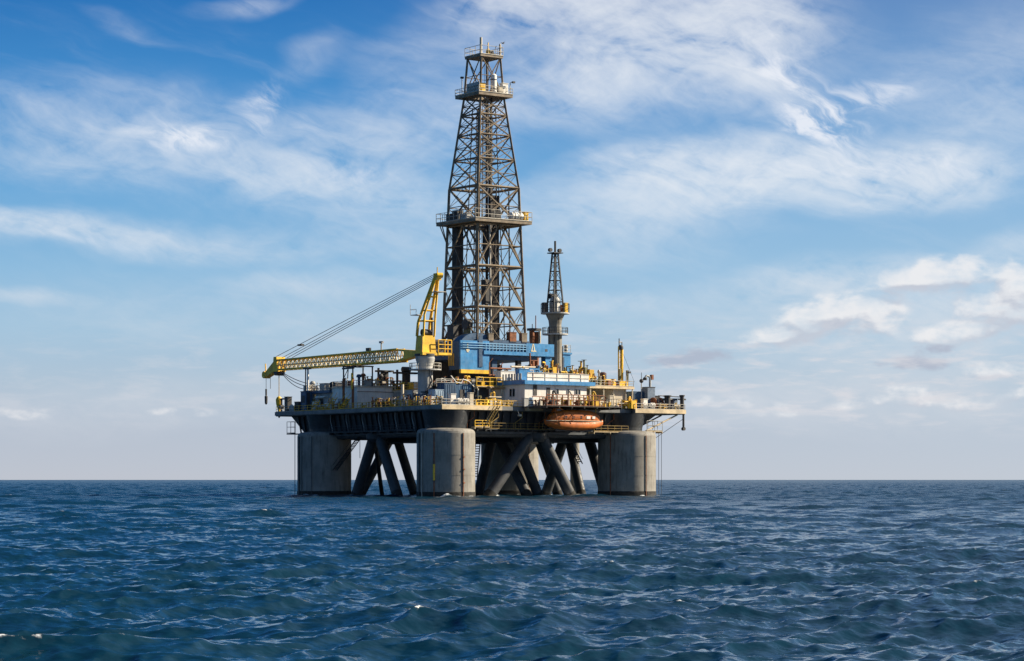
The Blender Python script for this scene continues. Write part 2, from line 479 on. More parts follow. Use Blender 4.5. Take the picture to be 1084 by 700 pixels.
SEA_STD = 0.16
SEA_CHOP = 1.0
def build_sea(columns):
    wd = np.array([0.42, -0.907])
    L1, L2 = 233.0, 37.0
    T1 = ocean_tile(L1, 1536, 2.0, 60.0, 5, wd, 13.0)
    T2 = ocean_tile(L2, 512, 0.34, 2.0 * 1.25, 8, wd, 13.0)
    sc_ = SEA_STD / T1[0].std()
    T1 = [a * sc_ for a in T1]; T2 = [a * sc_ * 1.3 for a in T2]
    rs = [0.0]; r = 0.8
    while r < 60000:
        rs.append(r)
        if r < 30: d = 0.6
        elif r < 2600: d = max(0.11, 0.0024 * r)
        else: d = min(0.02, 0.0024 + 0.02 * (r - 2600) / 6000) * r
        r += d
    rs = np.array(rs[1:])
    th = [np.arange(-R(19), R(19), 0.0011)]
    s = 0.0011; a = R(19); extra = []
    while a < math.pi:
        extra.append(a); s = min(0.03, s * 1.06); a += s
    e = np.array(extra)
    th = np.concatenate([-e[::-1], th[0], e])
    RR, TT = np.meshgrid(rs, th, indexing='ij')
    X = RR * np.sin(TT); Y = RR * np.cos(TT)
    H, DX, DY, JX, JY, JXY = sample(T1, L1, X + 131, Y + 77)
    q = np.clip((RR - 70) / 260, 0, 1); w2 = 1 - q * q * (3 - 2 * q)
    # loose gusts: patches where the small chop is livelier
    gust = 0.85 + 0.3 * np.sin(X / 23 + 1.3 * np.sin(Y / 41)) * np.sin(Y / 37 + X / 90)
    w2 = w2 * gust
    out2 = sample(T2, L2, X * 0.92 + Y * 0.39, Y * 0.92 - X * 0.39)
    H2, A2, B2, J2x, J2y, J2xy = [a * w2 for a in out2]
    far = np.clip(1 - (RR - 6000) / 20000, 0.0, 1)
    Zz = (H + H2) * far
    px = X - SEA_CHOP * (DX + 0.92 * A2 - 0.39 * B2) * far
    py = Y - SEA_CHOP * (DY + 0.39 * A2 + 0.92 * B2) * far
    jac = (1 - SEA_CHOP * (JX + J2x * 0.6)) * (1 - SEA_CHOP * (JY + J2y * 0.6)) - (SEA_CHOP * JXY) ** 2
    foam = np.clip((0.50 - jac) / 0.32, 0, 1) * np.clip((H - 0.12) / 0.2, 0, 1)

    for (cx, cy, rad) in columns:
        d = np.hypot(X - cx, Y - cy) - rad
        Zz = Zz + (0.42 if rad > 3 else 0.3) * np.exp(-np.clip(d, 0, 50) / 0.9) * (d < 8) * np.clip(np.sin(X * 0.9 + cx) + 0.6 * np.sin(X * 2.3 + Y), 0, 2)
        foam = np.maximum(foam, np.clip(1 - d / 1.8, 0, 1) * (d > -1) * (0.6 + 0.6 * np.clip(np.sin(X * 1.3) + np.sin(Y * 0.9 + X * .4), 0, 1)))
    nr, nt = RR.shape
    co = np.stack([px, py, Zz], -1).reshape(-1, 3).astype(np.float32)
    idx = np.arange(nr * nt).reshape(nr, nt)
    a = idx[:-1]; b = idx[1:]
    quads = np.stack([a, np.roll(a, -1, 1), np.roll(b, -1, 1), b], -1).reshape(-1, 4)
    quads = quads[:, ::-1]
    me = bpy.data.meshes.new('sea')
    me.vertices.add(len(co) + 1)
    co = np.concatenate([co, np.array([[0, 0, 0]], np.float32)])
    me.vertices.foreach_set('co', co.ravel())
    fan = np.stack([np.full(nt, nr * nt), np.roll(idx[0], -1), idx[0]], -1)
    loops = np.concatenate([quads.ravel(), fan.ravel()]).astype(np.int32)
    starts = np.concatenate([np.arange(len(quads)) * 4, len(quads) * 4 + np.arange(nt) * 3]).astype(np.int32)
    me.loops.add(len(loops)); me.loops.foreach_set('vertex_index', loops)
    me.polygons.add(len(starts)); me.polygons.foreach_set('loop_start', starts)
    me.update(calc_edges=True)
    me.polygons.foreach_set('use_smooth', np.ones(len(starts), bool))
    at = me.attributes.new('foam', 'FLOAT', 'POINT')
    at.data.foreach_set('value', np.concatenate([foam.ravel(), [0]]).astype(np.float32))
    me.validate()
    # material
    m = bpy.data.materials.new('sea_water'); m.use_nodes = True
    nt_ = m.node_tree; nt_.nodes.clear(); g = NT(nt_)
    out = g.n('ShaderNodeOutputMaterial'); bs = g.n('ShaderNodeBsdfPrincipled')
    geo = g.n('ShaderNodeNewGeometry')
    pos = geo.outputs['Position']
    big = g.noise(g.mapping(pos, scale=(60, 26, 1), rot=R(12)), 1.0, 3, 0.55)
    body = g.mix(g.sstep(big, 0.3, 0.7), SEA_A, SEA_B)
    at_n = g.n('ShaderNodeAttribute', attribute_name='foam')
    fn = g.noise(g.mapping(pos, scale=(0.7, 0.22, 0.3)), 1.0, 6, 0.7)
    fm = g.m('MULTIPLY', at_n.outputs['Fac'], g.sstep(fn, 0.34, 0.58, 0.0, 1.8))
    fm = g.sstep(fm, 0.15, 0.8, 0.0, 0.92)
    g.put(bs.inputs['Base Color'], g.mix(fm, body, (0.74, 0.77, 0.78, 1)))
    dist = g.n('ShaderNodeVectorMath', operation='LENGTH'); g.put(dist.inputs[0], pos)
    farr = g.sstep(dist.outputs['Value'], 60.0, 500.0)
    # beyond the reach of the modelled ripples their slopes are carried by the roughness
    g.put(bs.inputs['Roughness'], g.m('MAXIMUM', g.sstep(farr, 0, 1, SEA_ROUGH, 0.27, smooth=False), g.m('MULTIPLY', fm, 0.7)))
    bs.inputs['IOR'].default_value = 1.333
    # ripples too small for the mesh: small tilts of the surface, stretched along the crests
    pr = g.mapping(pos, rot=R(-25), scale=(0.62, 0.26, 0.4))
    c1 = g.noise(pr, 1.0, 5, 0.62, 0.3, color=True)
    pr2 = g.mapping(pos, rot=R(18), scale=(0.20, 0.085, 0.2))
    c2 = g.noise(pr2, 1.0, 4, 0.6, 0.2, color=True)
    def tilt(c, k):
        a = g.n('ShaderNodeVectorMath', operation='SUBTRACT'); g.put(a.inputs[0], c); a.inputs[1].default_value = (0.5, 0.5, 0.5)
        b = g.n('ShaderNodeVectorMath', operation='MULTIPLY'); g.put(b.inputs[0], a.outputs[0]); b.inputs[1].default_value = (k, k, 0)
        return b.outputs[0]
    t = g.n('ShaderNodeVectorMath', operation='ADD'); g.put(t.inputs[0], tilt(c1, SEA_T1)); g.put(t.inputs[1], tilt(c2, SEA_T2))
    t2 = g.n('ShaderNodeVectorMath', operation='ADD'); g.put(t2.inputs[0], t.outputs[0]); g.put(t2.inputs[1], geo.outputs['Normal'])
    nn = g.n('ShaderNodeVectorMath', operation='NORMALIZE'); g.put(nn.inputs[0], t2.outputs[0])
    g.put(bs.inputs['Normal'], nn.outputs[0])
    nt_.links.new(bs.outputs[0], out.inputs[0])
    me.materials.append(m)
    o = bpy.data.objects.new('sea', me); COL.objects.link(o)
    o['kind'] = 'structure'
    o['label'] = 'dark blue choppy sea running to a flat horizon'
SEA_A = (0.0017, 0.0185, 0.0360, 1)
SEA_B = (0.0026, 0.0250, 0.0450, 1)
SEA_ROUGH = 0.09
SEA_T1, SEA_T2 = 0.72, 0.42
COLS = {'B': (0, 0, 5.5), 'A': (0, 43.5, 5.45), 'C': (43.5, 0, 5.75), 'D': (44.4, 40.8, 6.1)}
build_sea([(W(u, v, 0).x, W(u, v, 0).y, r) for (u, v, r) in COLS.values()] +
          [(W(u, v, 0).x, W(u, v, 0).y, 1.1) for (u, v) in ((0, 31.6), (0, 16.4), (9.8, 0), (29.6, 0), (22, 43.5), (43.5, 27), (43.5, 14.6), (25.8, 5.5), (21.7, 3.6))])

# ------------------------------------------------------------------ platform hull: columns, braces, box deck
def build_hull():
    t = thing('drilling_platform', 'semi-submersible drilling platform, dark box deck on thick round concrete-grey columns and slanting braces', 'oil platform', (21, 21, 0))
    hb = MB()
    # box hull with ends that rake outwards
    hb.frustum((-0.2, 44, -0.2, 50), (-0.9, 50.5, -0.9, 55.0), 12.25, 16.34)
    hull = part('hull_box', hb, M_HULL, t)
    for i in range(27):
        ribs = MB()
        v = 1.0 + i * 1.95
        ribs.add([(-0.2, v, 12.4), (-0.55, v, 12.4), (-1.25, v + .05, 16.2), (-0.9, v + .05, 16.2), (-0.2, v + .12, 12.4), (-0.55, v + .12, 12.4), (-1.25, v + .17, 16.2), (-0.9, v + .17, 16.2)],
                 [(0, 1, 2, 3), (7, 6, 5, 4), (1, 5, 6, 2), (0, 4, 5, 1), (3, 2, 6, 7)])
        part('stiffener', ribs, M_HULL, hull)
    for i in range(23):
        ribs = MB()
        u = 1.0 + i * 1.9
        ribs.add([(u, -0.2, 12.4), (u, -0.55, 12.4), (u + .1, -1.25, 16.2), (u + .1, -0.9, 16.2), (u + .12, -0.2, 12.4), (u + .12, -0.55, 12.4), (u + .2, -1.25, 16.2), (u + .2, -0.9, 16.2)],
                 [(3, 2, 1, 0), (4, 5, 6, 7), (2, 6, 5, 1), (1, 5, 4, 0), (7, 6, 2, 3)])
        part('stiffener', ribs, M_HULL, hull)
    fl = MB().box(-1.1, 44.2, -1.1, -0.15, 12.05, 12.5).box(-1.1, -0.15, -0.14, 50.2, 12.05, 12.5)
    part('bottom_flange', fl, mat('flange_steel', (0.06, 0.07, 0.08), 0.6, var=0.3, rust=0.2), hull)
    # deck plate; the edge steps back under the quarters
    poly = [(-3, -3), (10.7, -3), (10.7, -1.6), (43.1, -1.6), (43.1, -3), (56, -3), (57, 20), (57, 56), (-3, 57.7)]
    part('deck_plate', MB().prism(poly, 16.35, 17.2), M_DECK, t)
    part('deck_edge', MB().box(-3.06, 10.7, -3.25, -3.003, 16.45, 17.28), M_EDGE, t, 'cream deck edge at the front corner')
    part('deck_edge', MB().box(43.1, 56.1, -3.25, -3.003, 16.5, 17.28), M_EDGE, t, 'cream deck edge at the right end')
    es = mat('edge_steel', (0.16, 0.165, 0.165), 0.6, var=0.3, rust=0.35)
    part('deck_edge', MB().box(-3.25, -3.003, -3.0, 57.7, 16.5, 17.26), es, t)
    part('deck_edge', MB().box(10.75, 43.05, -1.85, -1.603, 16.5, 17.26), es, t)
    for k in range(5):      # outrigger brackets under the right overhang
        v = -2.4 + k * 5
        part('bracket', MB().tube((45.5, v, 12.6), (54.5, v, 16.3), 0.16, 6), M_EDGE if k == 0 else M_HULL, t)
    # columns
    for key, (u, v, r) in COLS.items():
        mb = MB().lathe(u, v, [(r, 1.0), (r, 12.0), (r * .985, 12.35), (r * .94, 12.65), (r * .86, 12.85), (r * .5, 13.0), (0.0, 13.02)], 64)
        c = part('column', mb, M_COL, t)
        part('column_trunk', MB().lathe(u + (.9 if u < 20 else -.3), v + (1.3 if v < 20 else -.3), [(r * .70, 12.6), (r * .72, 13.6), (r * .84, 16.34)], 32), M_HULL, c)
        part('waterline_band', MB().lathe(u, v, [(r * .995, -9), (r * 1.012, -0.5), (r * 1.012, 0.85), (r * 1.002, 1.05)], 64), M_GROWTH, c)
        # weld seams
        sm = MB()
        for z in (4.1, 7.9): sm.ring(u, v, r - 0.02, r + 0.03, z, z + 0.09, 64)
        part('weld_seam', sm, M_COL, c)
        def surf(px):   # angle of the column outline at a photo column
            base = (px - 542) / FPX
            best = min((abs((W(u + (r + .12) * math.cos(a), v + (r + .12) * math.sin(a), 0).x / W(u + (r + .12) * math.cos(a), v + (r + .12) * math.sin(a), 0).y) - base), a)
                       for a in [math.pi + i * 0.012 for i in range(-60, 190)])
            a = best[1]
            return u + (r + .12) * math.cos(a), v + (r + .12) * math.sin(a)
        lines = {'B': [(443.5, .11, M_BRACE), (446.5, .09, M_RAILW), (459.5, .10, M_RUST), (490.5, .10, M_RUST)], 'A': [(316.5, .14, M_BRACE), (330, .06, M_BRACE), (319.5, .06, M_BRACE)],
                 'C': [(646, .10, M_RUST), (684, .09, M_RUST)], 'D': [(560, .08, M_RUST)]}[key]
        for px, rr, mm in lines:
            a, b = surf(px)
            part('stand_pipe', MB().tube((a, b, 0.2), (a, b, 12.0), rr, 6), mm, c)
        if key == 'B':
            a, b = surf(459.5); part('pipe_guard', MB().tube((a, b, 3.2), (a, b, 6.2), 0.2, 8), M_YEL, c)
            for z in (2.6, 5.1, 7.4):
                a, b = surf(491); part('pipe_clamp', MB().box(a - .18, a + .18, b - .18, b + .18, z, z + .25), M_RUST, c)
    # slim caisson at the back
    part('caisson', MB().tube((*((Upx(608.5, 40)), 40), -6), (Upx(608.5, 40), 40, 12.4), 1.0, 20), M_COL, t)
    # slanting braces, seen as leaning pairs between the columns
    def br(a, b, r=1.05):
        a = Vector(a); b = Vector(b)
        b2 = b + (b - a) * 0.45
        o = part('brace', MB().tube(a, b2, r, 24), M_BRACE, t)
        # dark weed where it enters the water
        d = (b - a).normalized()
        part('waterline_band', MB().tube(b - d * 1.1, b2, r * 1.02, 24), M_GROWTH, o)
    zt = 12.9
    br((0, 24.3, zt), (0, 31.6, 0)); br((0, 23.6, zt), (0, 16.4, 0))
    br((16.6, 43.5, zt), (8.5, 43.5, 0), 0.95); br((17.2, 43.5, zt), (22, 43.5, 0), 0.95)
    br((20.6, 0, zt), (9.8, 0, 0), 1.1); br((21.6, 0, zt), (29.6, 0, 0), 1.1)
    br((43.5, 20, zt), (43.5, 27, 0)); br((43.5, 19.4, zt), (43.5, 14.6, 0), .95)
    br((43.5, 13.0, zt), (43.5, 6.6, 0), 1.1)
    br((21.7, 14.8, zt), (21.7, 20.5, 0), 1.0); br((21.7, 14.2, zt), (21.7, 3.6, 0), 1.0)
    br((18.5, 4.0, zt), (25.8, 5.5, 0), 1.0)
    br((3.5, 30.5, zt), (12, 41, 2.0), .42)
    a_, b_ = Upx(568, 30), Upx(591, 30); br((a_, 30, zt), (b_, 30, 0), 1.0)
    for (p_, q_, r_, s_) in ((20, 41, 5, 15), (9, 19, 17, 36), (26, 42, 22, 38)): part('under_deck_dark_fill', MB().box(p_, q_, r_, s_, 10.7, 12.24), M_HULL, t)  # dark boxes added to darken the gap right below the hull
    for (u, v) in ((0, 24), (16.9, 43.5), (21.1, 0), (43.5, 19.7), (21.7, 14.5)):
        part('node_plate', MB().lathe(u, v, [(1.5, 10.6), (2.0, 11.3), (2.1, 12.3)], 20), M_BRACE, t)
    # horizontal ties just under the box
    for a, b in (((0, 5, 11.9), (0, 38, 11.9)), ((5, 0, 11.9), (38, 0, 11.9)), ((21.7, 2, 11.9), (21.7, 42, 11.9)), ((43.5, 5, 11.9), (44.5, 36, 11.9)), ((3, 43, 11.9), (40, 42, 11.9))):
        part('tie_beam', MB().tube(a, b, 0.55, 12), M_BRACE, t)
    # pipe runs hung below the deck
    for k in range(7):
        u = 4 + k * 5.6
        part('hull_pipe', MB().path([(u, -1.25, 12.7), (u, -1.25, 14.2), (u + 1.6, -1.3, 15.2), (u + 1.6, -1.3, 16.3)], 0.09, 6), M_DULL if k % 3 else M_RUST, hull)
    for k in range(8):
        v = 3 + k * 5.9
        part('hull_pipe', MB().path([(-1.2, v, 12.7), (-1.3, v, 13.6), (-1.3, v + .6, 15.0), (-1.3, v + .6, 16.3)], 0.08, 6), M_GREYP, hull)
    return t
PLATFORM = build_hull()

def walkway(name, label, uv, z, wid, m, axis, group=None):
    """a grating walkway: floor slab with brackets below; uv = start,end along the axis, wid = outer,inner"""
    (a, b), (o, i) = uv, wid
    t = thing(name, label, 'walkway', (a, o, z) if axis == 'u' else (o, a, z), group)
    lo, hi = min(o, i), max(o, i)
    bx = lambda mb, p, q, l, h, z0, z1: mb.box(p, q, l, h, z0, z1) if axis == 'u' else mb.box(l, h, p, q, z0, z1)
    part('grating', bx(MB(), a, b, lo, hi, z - 0.12, z), m, t)
    n = max(2, int((b - a) / 3))
    for k in range(n + 1):
        p = a + (b - a) * k / n
        part('bracket', bx(MB(), p - .06, p + .06, lo, hi, z - 0.45, z - 0.125), m, t)
    return t

# lower walkways along the hull
walkway('hull_walkway', 'long narrow walkway low on the dark hull between the front column and the lifeboat', (5.5, 25), 12.9, (-2.3, -1.12), M_BRACE, 'u')
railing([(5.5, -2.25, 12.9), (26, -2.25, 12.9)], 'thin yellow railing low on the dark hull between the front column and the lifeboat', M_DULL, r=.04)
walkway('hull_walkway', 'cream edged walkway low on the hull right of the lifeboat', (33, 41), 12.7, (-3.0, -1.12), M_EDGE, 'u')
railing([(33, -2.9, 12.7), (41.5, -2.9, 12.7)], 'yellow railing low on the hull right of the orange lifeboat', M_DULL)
walkway('hull_walkway', 'shaded walkway low on the left hull face', (7, 38), 12.75, (-2.2, -1.12), M_HULL, 'v')
railing([(-2.15, 7, 12.75), (-2.15, 38, 12.75)], 'dim railing low on the left hull face in shade', M_BRACE)
# bright yellow landing just right of the front column
walkway('landing_platform', 'small landing beside the domed top of the front column', (4.2, 7.6), 13.3, (-3.6, -2.35), M_EDGE, 'u')
railing([(4.2, -3.5, 13.3), (7.6, -3.5, 13.3)], 'bright yellow railing of the landing by the front column top', M_YEL, r=0.07)
walkway('landing_platform', 'small landing at the outer side of the right column top', (46.5, 50.5), 13.0, (-2.6, -0.5), M_EDGE, 'u')
railing([(46.5, -2.6, 13.0), (50.5, -2.6, 13.0), (50.5, 2, 13.0)], 'cream railing of the landing outside the right column top', M_RAILW, h=2.0)
lp = (Upx(313, 49.5), 49.5)
solo('landing_platform', 'little dark landing sticking out left of the far left column', 'walkway', (-3.5, 49, 12.8), MB().box(-4.4, -2.2, 48, 51.0, 12.5, 12.7), M_BRACE)
railing([(-4.3, 48, 12.7), (-4.3, 51, 12.7), (-2.3, 51, 12.7)], 'dark railing of the little landing left of the far left column', M_BRACE, h=2.4)

# stair from the yellow landing up to the main deck
def stair(label, a, b, wid, m, axis_v=False):
    t = thing('stairway', label, 'stairs', a)
    a, b = Vector(a), Vector(b)
    side = Vector((0, wid, 0)) if not axis_v else Vector((wid, 0, 0))
    for s_ in (Vector((0, 0, 0)), side):
        part('stringer', MB().tube(a + s_, b + s_, 0.11, 4), m, t)
        part('handrail', MB().tube(a + s_ + Vector((0, 0, 1)), b + s_ + Vector((0, 0, 1)), 0.05, 6), m, t)
    n = max(4, int((b - a).length / 0.5))
    for k in range(1, n):
        p = a + (b - a) * k / n
        part('tread', MB().tube(p, p + side, 0.09, 4), m, t)
    return t
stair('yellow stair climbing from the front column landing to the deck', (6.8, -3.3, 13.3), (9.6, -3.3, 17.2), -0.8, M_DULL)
stair('dark lattice stair hanging below the deck right of the far left column', (-0.4, 38.0, 5.2), (-0.4, 28.5, 11.9), -1.0, M_BRACE, True)
stair('lattice ladder stair against the sky right of the front column', (Upx(505, 20), 20, 3.5), (Upx(509, 20), 20, 12.0), 1.6, M_BRACE)
stair('lattice stair against the sky left of the right column', (40.5, 10.5, 6.5), (38.5, 12.5, 12.0), 1.4, M_BRACE)

# main deck railings
railing([(-3.0, 57.5, ZD), (-3.0, 50.5, ZD)], 'grey railing round the far left tip of the deck', M_RAILW, r=0.06)
railing([(-3.0, 57.5, ZD), (6, 57.4, ZD)], 'grey railing along the end of the deck at its left tip', M_RAILW)
railing([(-3.0, 50.2, ZD), (-3.0, 33.2, ZD)], 'rusty yellow deck railing before the shaded left building wall')
railing([(-3.0, 33.0, ZD), (-3.0, 14.5, ZD)], 'yellow deck railing before the white house and crane pedestal')
railing([(-3.0, 14.2, ZD), (-3.0, -3.0, ZD)], 'yellow railing along the deck between crane pedestal and front corner')
railing([(-3.0, -3.0, ZD), (4.6, -3.0, ZD)], 'cream railing with white canisters behind it at the front corner', M_RAILW, r=0.06)
railing([(4.8, -3.0, ZD), (10.7, -3.0, ZD)], 'bright yellow railing right of the front corner', M_YEL, r=0.075)
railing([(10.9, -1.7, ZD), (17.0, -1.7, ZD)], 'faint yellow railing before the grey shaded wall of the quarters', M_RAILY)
railing([(43.2, -3.0, ZD), (56, -3.0, ZD)], 'cream and yellow railing along the right end of the deck', M_RAILW, r=0.06)
railing([(56, -3.0, ZD), (56.6, 12, ZD)], 'cream railing round the far right tip of the deck', M_RAILW)

# ------------------------------------------------------------------ derrick
DU, DV = 24.0, 21.5
ZB = 31.0
HW = [(31.0, 5.95), (61.7, 5.0), (80.0, 2.85), (88.0, 2.35)]
def hw(z):
    for (z0, h0), (z1, h1) in zip(HW, HW[1:]):
        if z <= z1: return h0 + (h1 - h0) * (z - z0) / (z1 - z0)
    return HW[-1][1]
def build_derrick():
    t = thing('derrick', 'tall brown steel lattice drilling derrick with railed platforms', 'drilling tower', (DU, DV, ZB))
    C4 = [(-1, -1), (1, -1), (1, 1), (-1, 1)]
    P = lambda c, z: (DU + c[0] * hw(z), DV + c[1] * hw(z), z)
    for i, c in enumerate(C4):
        mb = MB()
        for (z0, _), (z1, _) in zip(HW, HW[1:]): mb.tube(P(c, z0), P(c, z1), 0.33 if z1 < 70 else 0.27, 4)
        part('corner_leg', mb, M_DER, t)
    def seg(name, a, b, r, n=5): return part(name, MB().tube(a, b, r, n, caps=False), M_DER, t)
    lev = [31.0, 37.6, 45.8, 54.2, 61.7, 67.3, 72.2, 76.3, 80.0]
    for bi, (z0, z1) in enumerate(zip(lev, lev[1:])):
        zm = (z0 + z1) / 2
        for f in range(4):
            c0, c1 = C4[f], C4[(f + 1) % 4]
            a0, b0, a1, b1 = (Vector(P(c0, z0)), Vector(P(c1, z0)), Vector(P(c0, z1)), Vector(P(c1, z1)))
            am, bm = Vector(P(c0, zm)), Vector(P(c1, zm))
            big = 0.2 if z1 < 62 else 0.15
            seg('girder', a1, b1, 0.26 if z1 < 62 else 0.17, 4)
            if bi < 3:
                top = (a1 + b1) / 2
                seg('diagonal_brace', a0, top, big); seg('diagonal_brace', b0, top, big)
                seg('girder', am, bm, 0.12, 4)
                q = (a0 + top) / 2; w_ = (b0 + top) / 2
                mb = MB().tube(am, q + (top - q) * .02, 0.09, 4).tube(a1, q, 0.09, 4).tube(bm, w_, 0.09, 4).tube(b1, w_, 0.09, 4)
                mb.tube(q, (a0 + b0) / 2, .08, 4).tube(w_, (a0 + b0) / 2, .08, 4)
                for (aa, bb) in ((a0, am), (am, a1), (b0, bm), (bm, b1)):
                    mb.tube(aa, (aa + bb) / 2 + ((a0 + b0) / 2 - aa) * .18, .06, 4).tube(bb, (aa + bb) / 2 + ((a0 + b0) / 2 - aa) * .18, .06, 4)
                part('lacing', mb, M_DER, t)
            else:
                seg('diagonal_brace', a0, b1, big); seg('diagonal_brace', b0, a1, big)
                cm_ = (am + bm) / 2
                mb = MB().tube(am, bm, 0.09, 4).tube(am, (a1 + b1) / 2, .06, 4).tube(bm, (a1 + b1) / 2, .06, 4).tube(am, (a0 + b0) / 2, .06, 4).tube(bm, (a0 + b0) / 2, .06, 4)
                part('lacing', mb, M_DER, t)
        # diaphragm across the inside
        mb = MB()
        for f in range(4):
            a = (Vector(P(C4[f], z1)) + Vector(P(C4[(f + 1) % 4], z1))) / 2
            b = (Vector(P(C4[(f + 1) % 4], z1)) + Vector(P(C4[(f + 2) % 4], z1))) / 2
            mb.tube(a, b, 0.11, 4)
        part('diaphragm', mb, M_DER, t)
    # crown cage
    for f in range(4):
        c0, c1 = C4[f], C4[(f + 1) % 4]
        a0, b0, a1, b1 = P(c0, 80.2), P(c1, 80.2), P(c0, 88), P(c1, 88)
        seg('diagonal_brace', a0, b1, 0.12); seg('diagonal_brace', b0, a1, 0.12); seg('girder', a1, b1, 0.16, 4)
        seg('girder', (Vector(a0) + Vector(a1)) / 2, (Vector(b0) + Vector(b1)) / 2, 0.07, 4)
    # platforms
    def platform(z, h, hole, thick, rail_h, name, m, edge):
        mb = MB()
        mb.box(DU - h, DU + h, DV - h, DV - hole, z - thick, z).box(DU - h, DU + h, DV + hole, DV + h, z - thick, z)
        mb.box(DU - h, DU - hole, DV - hole, DV + hole, z - thick, z).box(DU + hole, DU + h, DV - hole, DV + hole, z - thick, z)
        p = part(name, mb, m, t)
        cor = [(DU - h, DV + h, z), (DU - h, DV - h, z), (DU + h, DV - h, z), (DU + h, DV + h, z), (DU - h, DV + h, z)]
        top = MB(); first = None
        for a, b in zip(cor, cor[1:]):
            for k_ in (1.0, 0.5):
                top.tube((a[0], a[1], z + rail_h * k_), (b[0], b[1], z + rail_h * k_), 0.055, 6)
            n = int(2 * h / 1.5)
            for k in range(n):
                q = Vector(a) + (Vector(b) - Vector(a)) * k / n
                if first is None:
                    first = part('post', MB().tube(q, q + Vector((0, 0, rail_h)), 0.06, 6), edge, p); q0 = q
                else: clone(first, p, q - q0)
            top.tube((a[0], a[1], z + .1), (b[0], b[1], z + .1), 0.12, 4)
        part('platform_railing', top, edge, p)
        return p
    p1 = platform(54.9, 6.9, 3.6, 0.55, 1.9, 'monkey_board', M_DER, M_RAILW)
    p2 = platform(80.4, 4.15, 1.6, 0.55, 1.3, 'crown_platform', M_DER, M_RAILW)
    p3 = platform(88.2, 2.75, 0.7, 0.4, 1.8, 'top_platform', M_DER, M_RAILW)
    part('shade_panel', MB().box(DU - 4.0, DU - 3.9, DV - 4.1, DV + 0.4, 80.45, 82.4), M_GREYP, p2)
    part('mast_pole', MB().tube((DU - 2.5, DV - 2.5, 88.2), (DU - 2.5, DV - 2.5, 91.5), 0.26, 6), M_CREAM, p3)
    part('warning_lamp', MB().lathe(DU + .3, DV - 1.0, [(0.55, 88.2), (0.35, 89.6), (0.12, 89.8), (0.10, 91.0)], 10), M_YEL, p3)
    part('warning_lamp', MB().lathe(DU + 2.4, DV - 2.2, [(0.22, 88.2), (0.22, 90.6), (0.1, 90.8)], 8), M_CREAM, p3)
    part('pulley', MB().tube((DU + 1.6, DV - 0.4, 89.0), (DU + 1.6, DV + 0.4, 89.0), 0.7, 14), M_DARK, p3)
    # guide rails, racked pipe columns, travelling gear
    for dv in (-0.75, 0.75):
        part('guide_rail', MB().box(DU + 1.0, DU + 1.45, DV + dv - .16, DV + dv + .16, 31, 80), M_PIPE, t)
    part('kelly_hose', MB().path([(DU + .4, DV - .2, 60), (DU + .6, DV - 2.2, 50), (DU + .8, DV - 2.6, 44), (DU + 1.2, DV - 2.6, 62)], 0.14, 8), M_PIPE, t)
    tb = part('travelling_block', MB().box(DU + .1, DU + 1.2, DV - .55, DV + .55, 49.5, 53.5).lathe(DU + .6, DV, [(0.3, 47.5), (.5, 48.2), (.5, 49.5)], 12), M_DARK, t)
    part('hoist_lines', MB().tube((DU + .4, DV - .3, 53.5), (DU + .4, DV - .3, 88), .05, 4).tube((DU + .4, DV + .3, 53.5), (DU + .4, DV + .3, 88), .05, 4)
         .tube((DU + .9, DV - .3, 53.5), (DU + .9, DV - .3, 88), .05, 4).tube((DU + .9, DV + .3, 53.5), (DU + .9, DV + .3, 88), .05, 4), M_CABLE, t)
    part('top_drive', MB().box(DU - .1, DU + 1.3, DV - .8, DV + .8, 38.5, 43.5).lathe(DU + .6, DV, [(0.35, 31), (.35, 38.5)], 10), M_DARK, t)
    part('stand_pipe', MB().tube((DU - 2.2, DV - 5.6, 31), (DU - 2.2, DV - 5.0, 54.3), .17, 8), M_RAILW, t)
    part('stand_pipe', MB().tube((DU + 3.1, DV - 4.6, 31), (DU + 3.1, DV - 4.2, 61), .14, 8), M_DER, t)
    for k, (a_, b_, r_) in enumerate(((-1.6, 1.2, .12), (-.6, 3.4, .1), (3.6, 2.2, .12), (4.3, -1.2, .1), (-3.2, -2.6, .09), (2.4, 3.9, .1), (-2.0, 4.4, .1))):
        part('service_pipe', MB().tube((DU + a_, DV + b_, 31), (DU + a_ * .55, DV + b_ * .55, 78), r_, 6), M_PIPE, t)
    part('casing_stabber', MB().box(DU - 4.6, DU + 4.6, DV - .25, DV + .25, 45.4, 45.7).box(DU - .25, DU + .25, DV - 4.6, DV + 4.6, 45.35, 45.65), M_DER, t)
    part('finger_board', MB().box(DU - 5.2, DU + 1.5, DV + .8, DV + 5.2, 54.0, 54.3), M_PIPE, t)
    ld = MB()
    for s_ in (-.3, .3): ld.tube((DU + s_ + 2.5, DV + 5.2, 31), (DU + s_ + 1.2, DV + 2.6, 80), .06, 4)
    part('ladder', ld, M_DER, t)
    # zig-zag ladder flights seen inside the upper part
    fl = MB(); z = 61.7; s_ = -1
    while z < 79:
        h = hw(z) * .55
        fl.tube((DU - 1.2 * s_ * .9, DV - h, z), (DU + 1.2 * s_ * .9, DV - h, z + 3.3), .13, 4)
        fl.box(DU - 1.6, DU + 1.6, DV - h - .35, DV - h + .35, z - .08, z)
        z += 3.3; s_ = -s_
    part('ladder_flight', fl, M_RAILW, t)
    part('bracket', MB().tube((DU - 6.2, DV + 6.5, 54.3), (DU - 5.3, DV + 5.4, 50.6), .14, 4).tube((DU - 6.6, DV + 5.2, 54.3), (DU - 5.3, DV + 5.4, 50.6), .14, 4), M_DER, p1)
    return t
DERRICK = build_derrick()

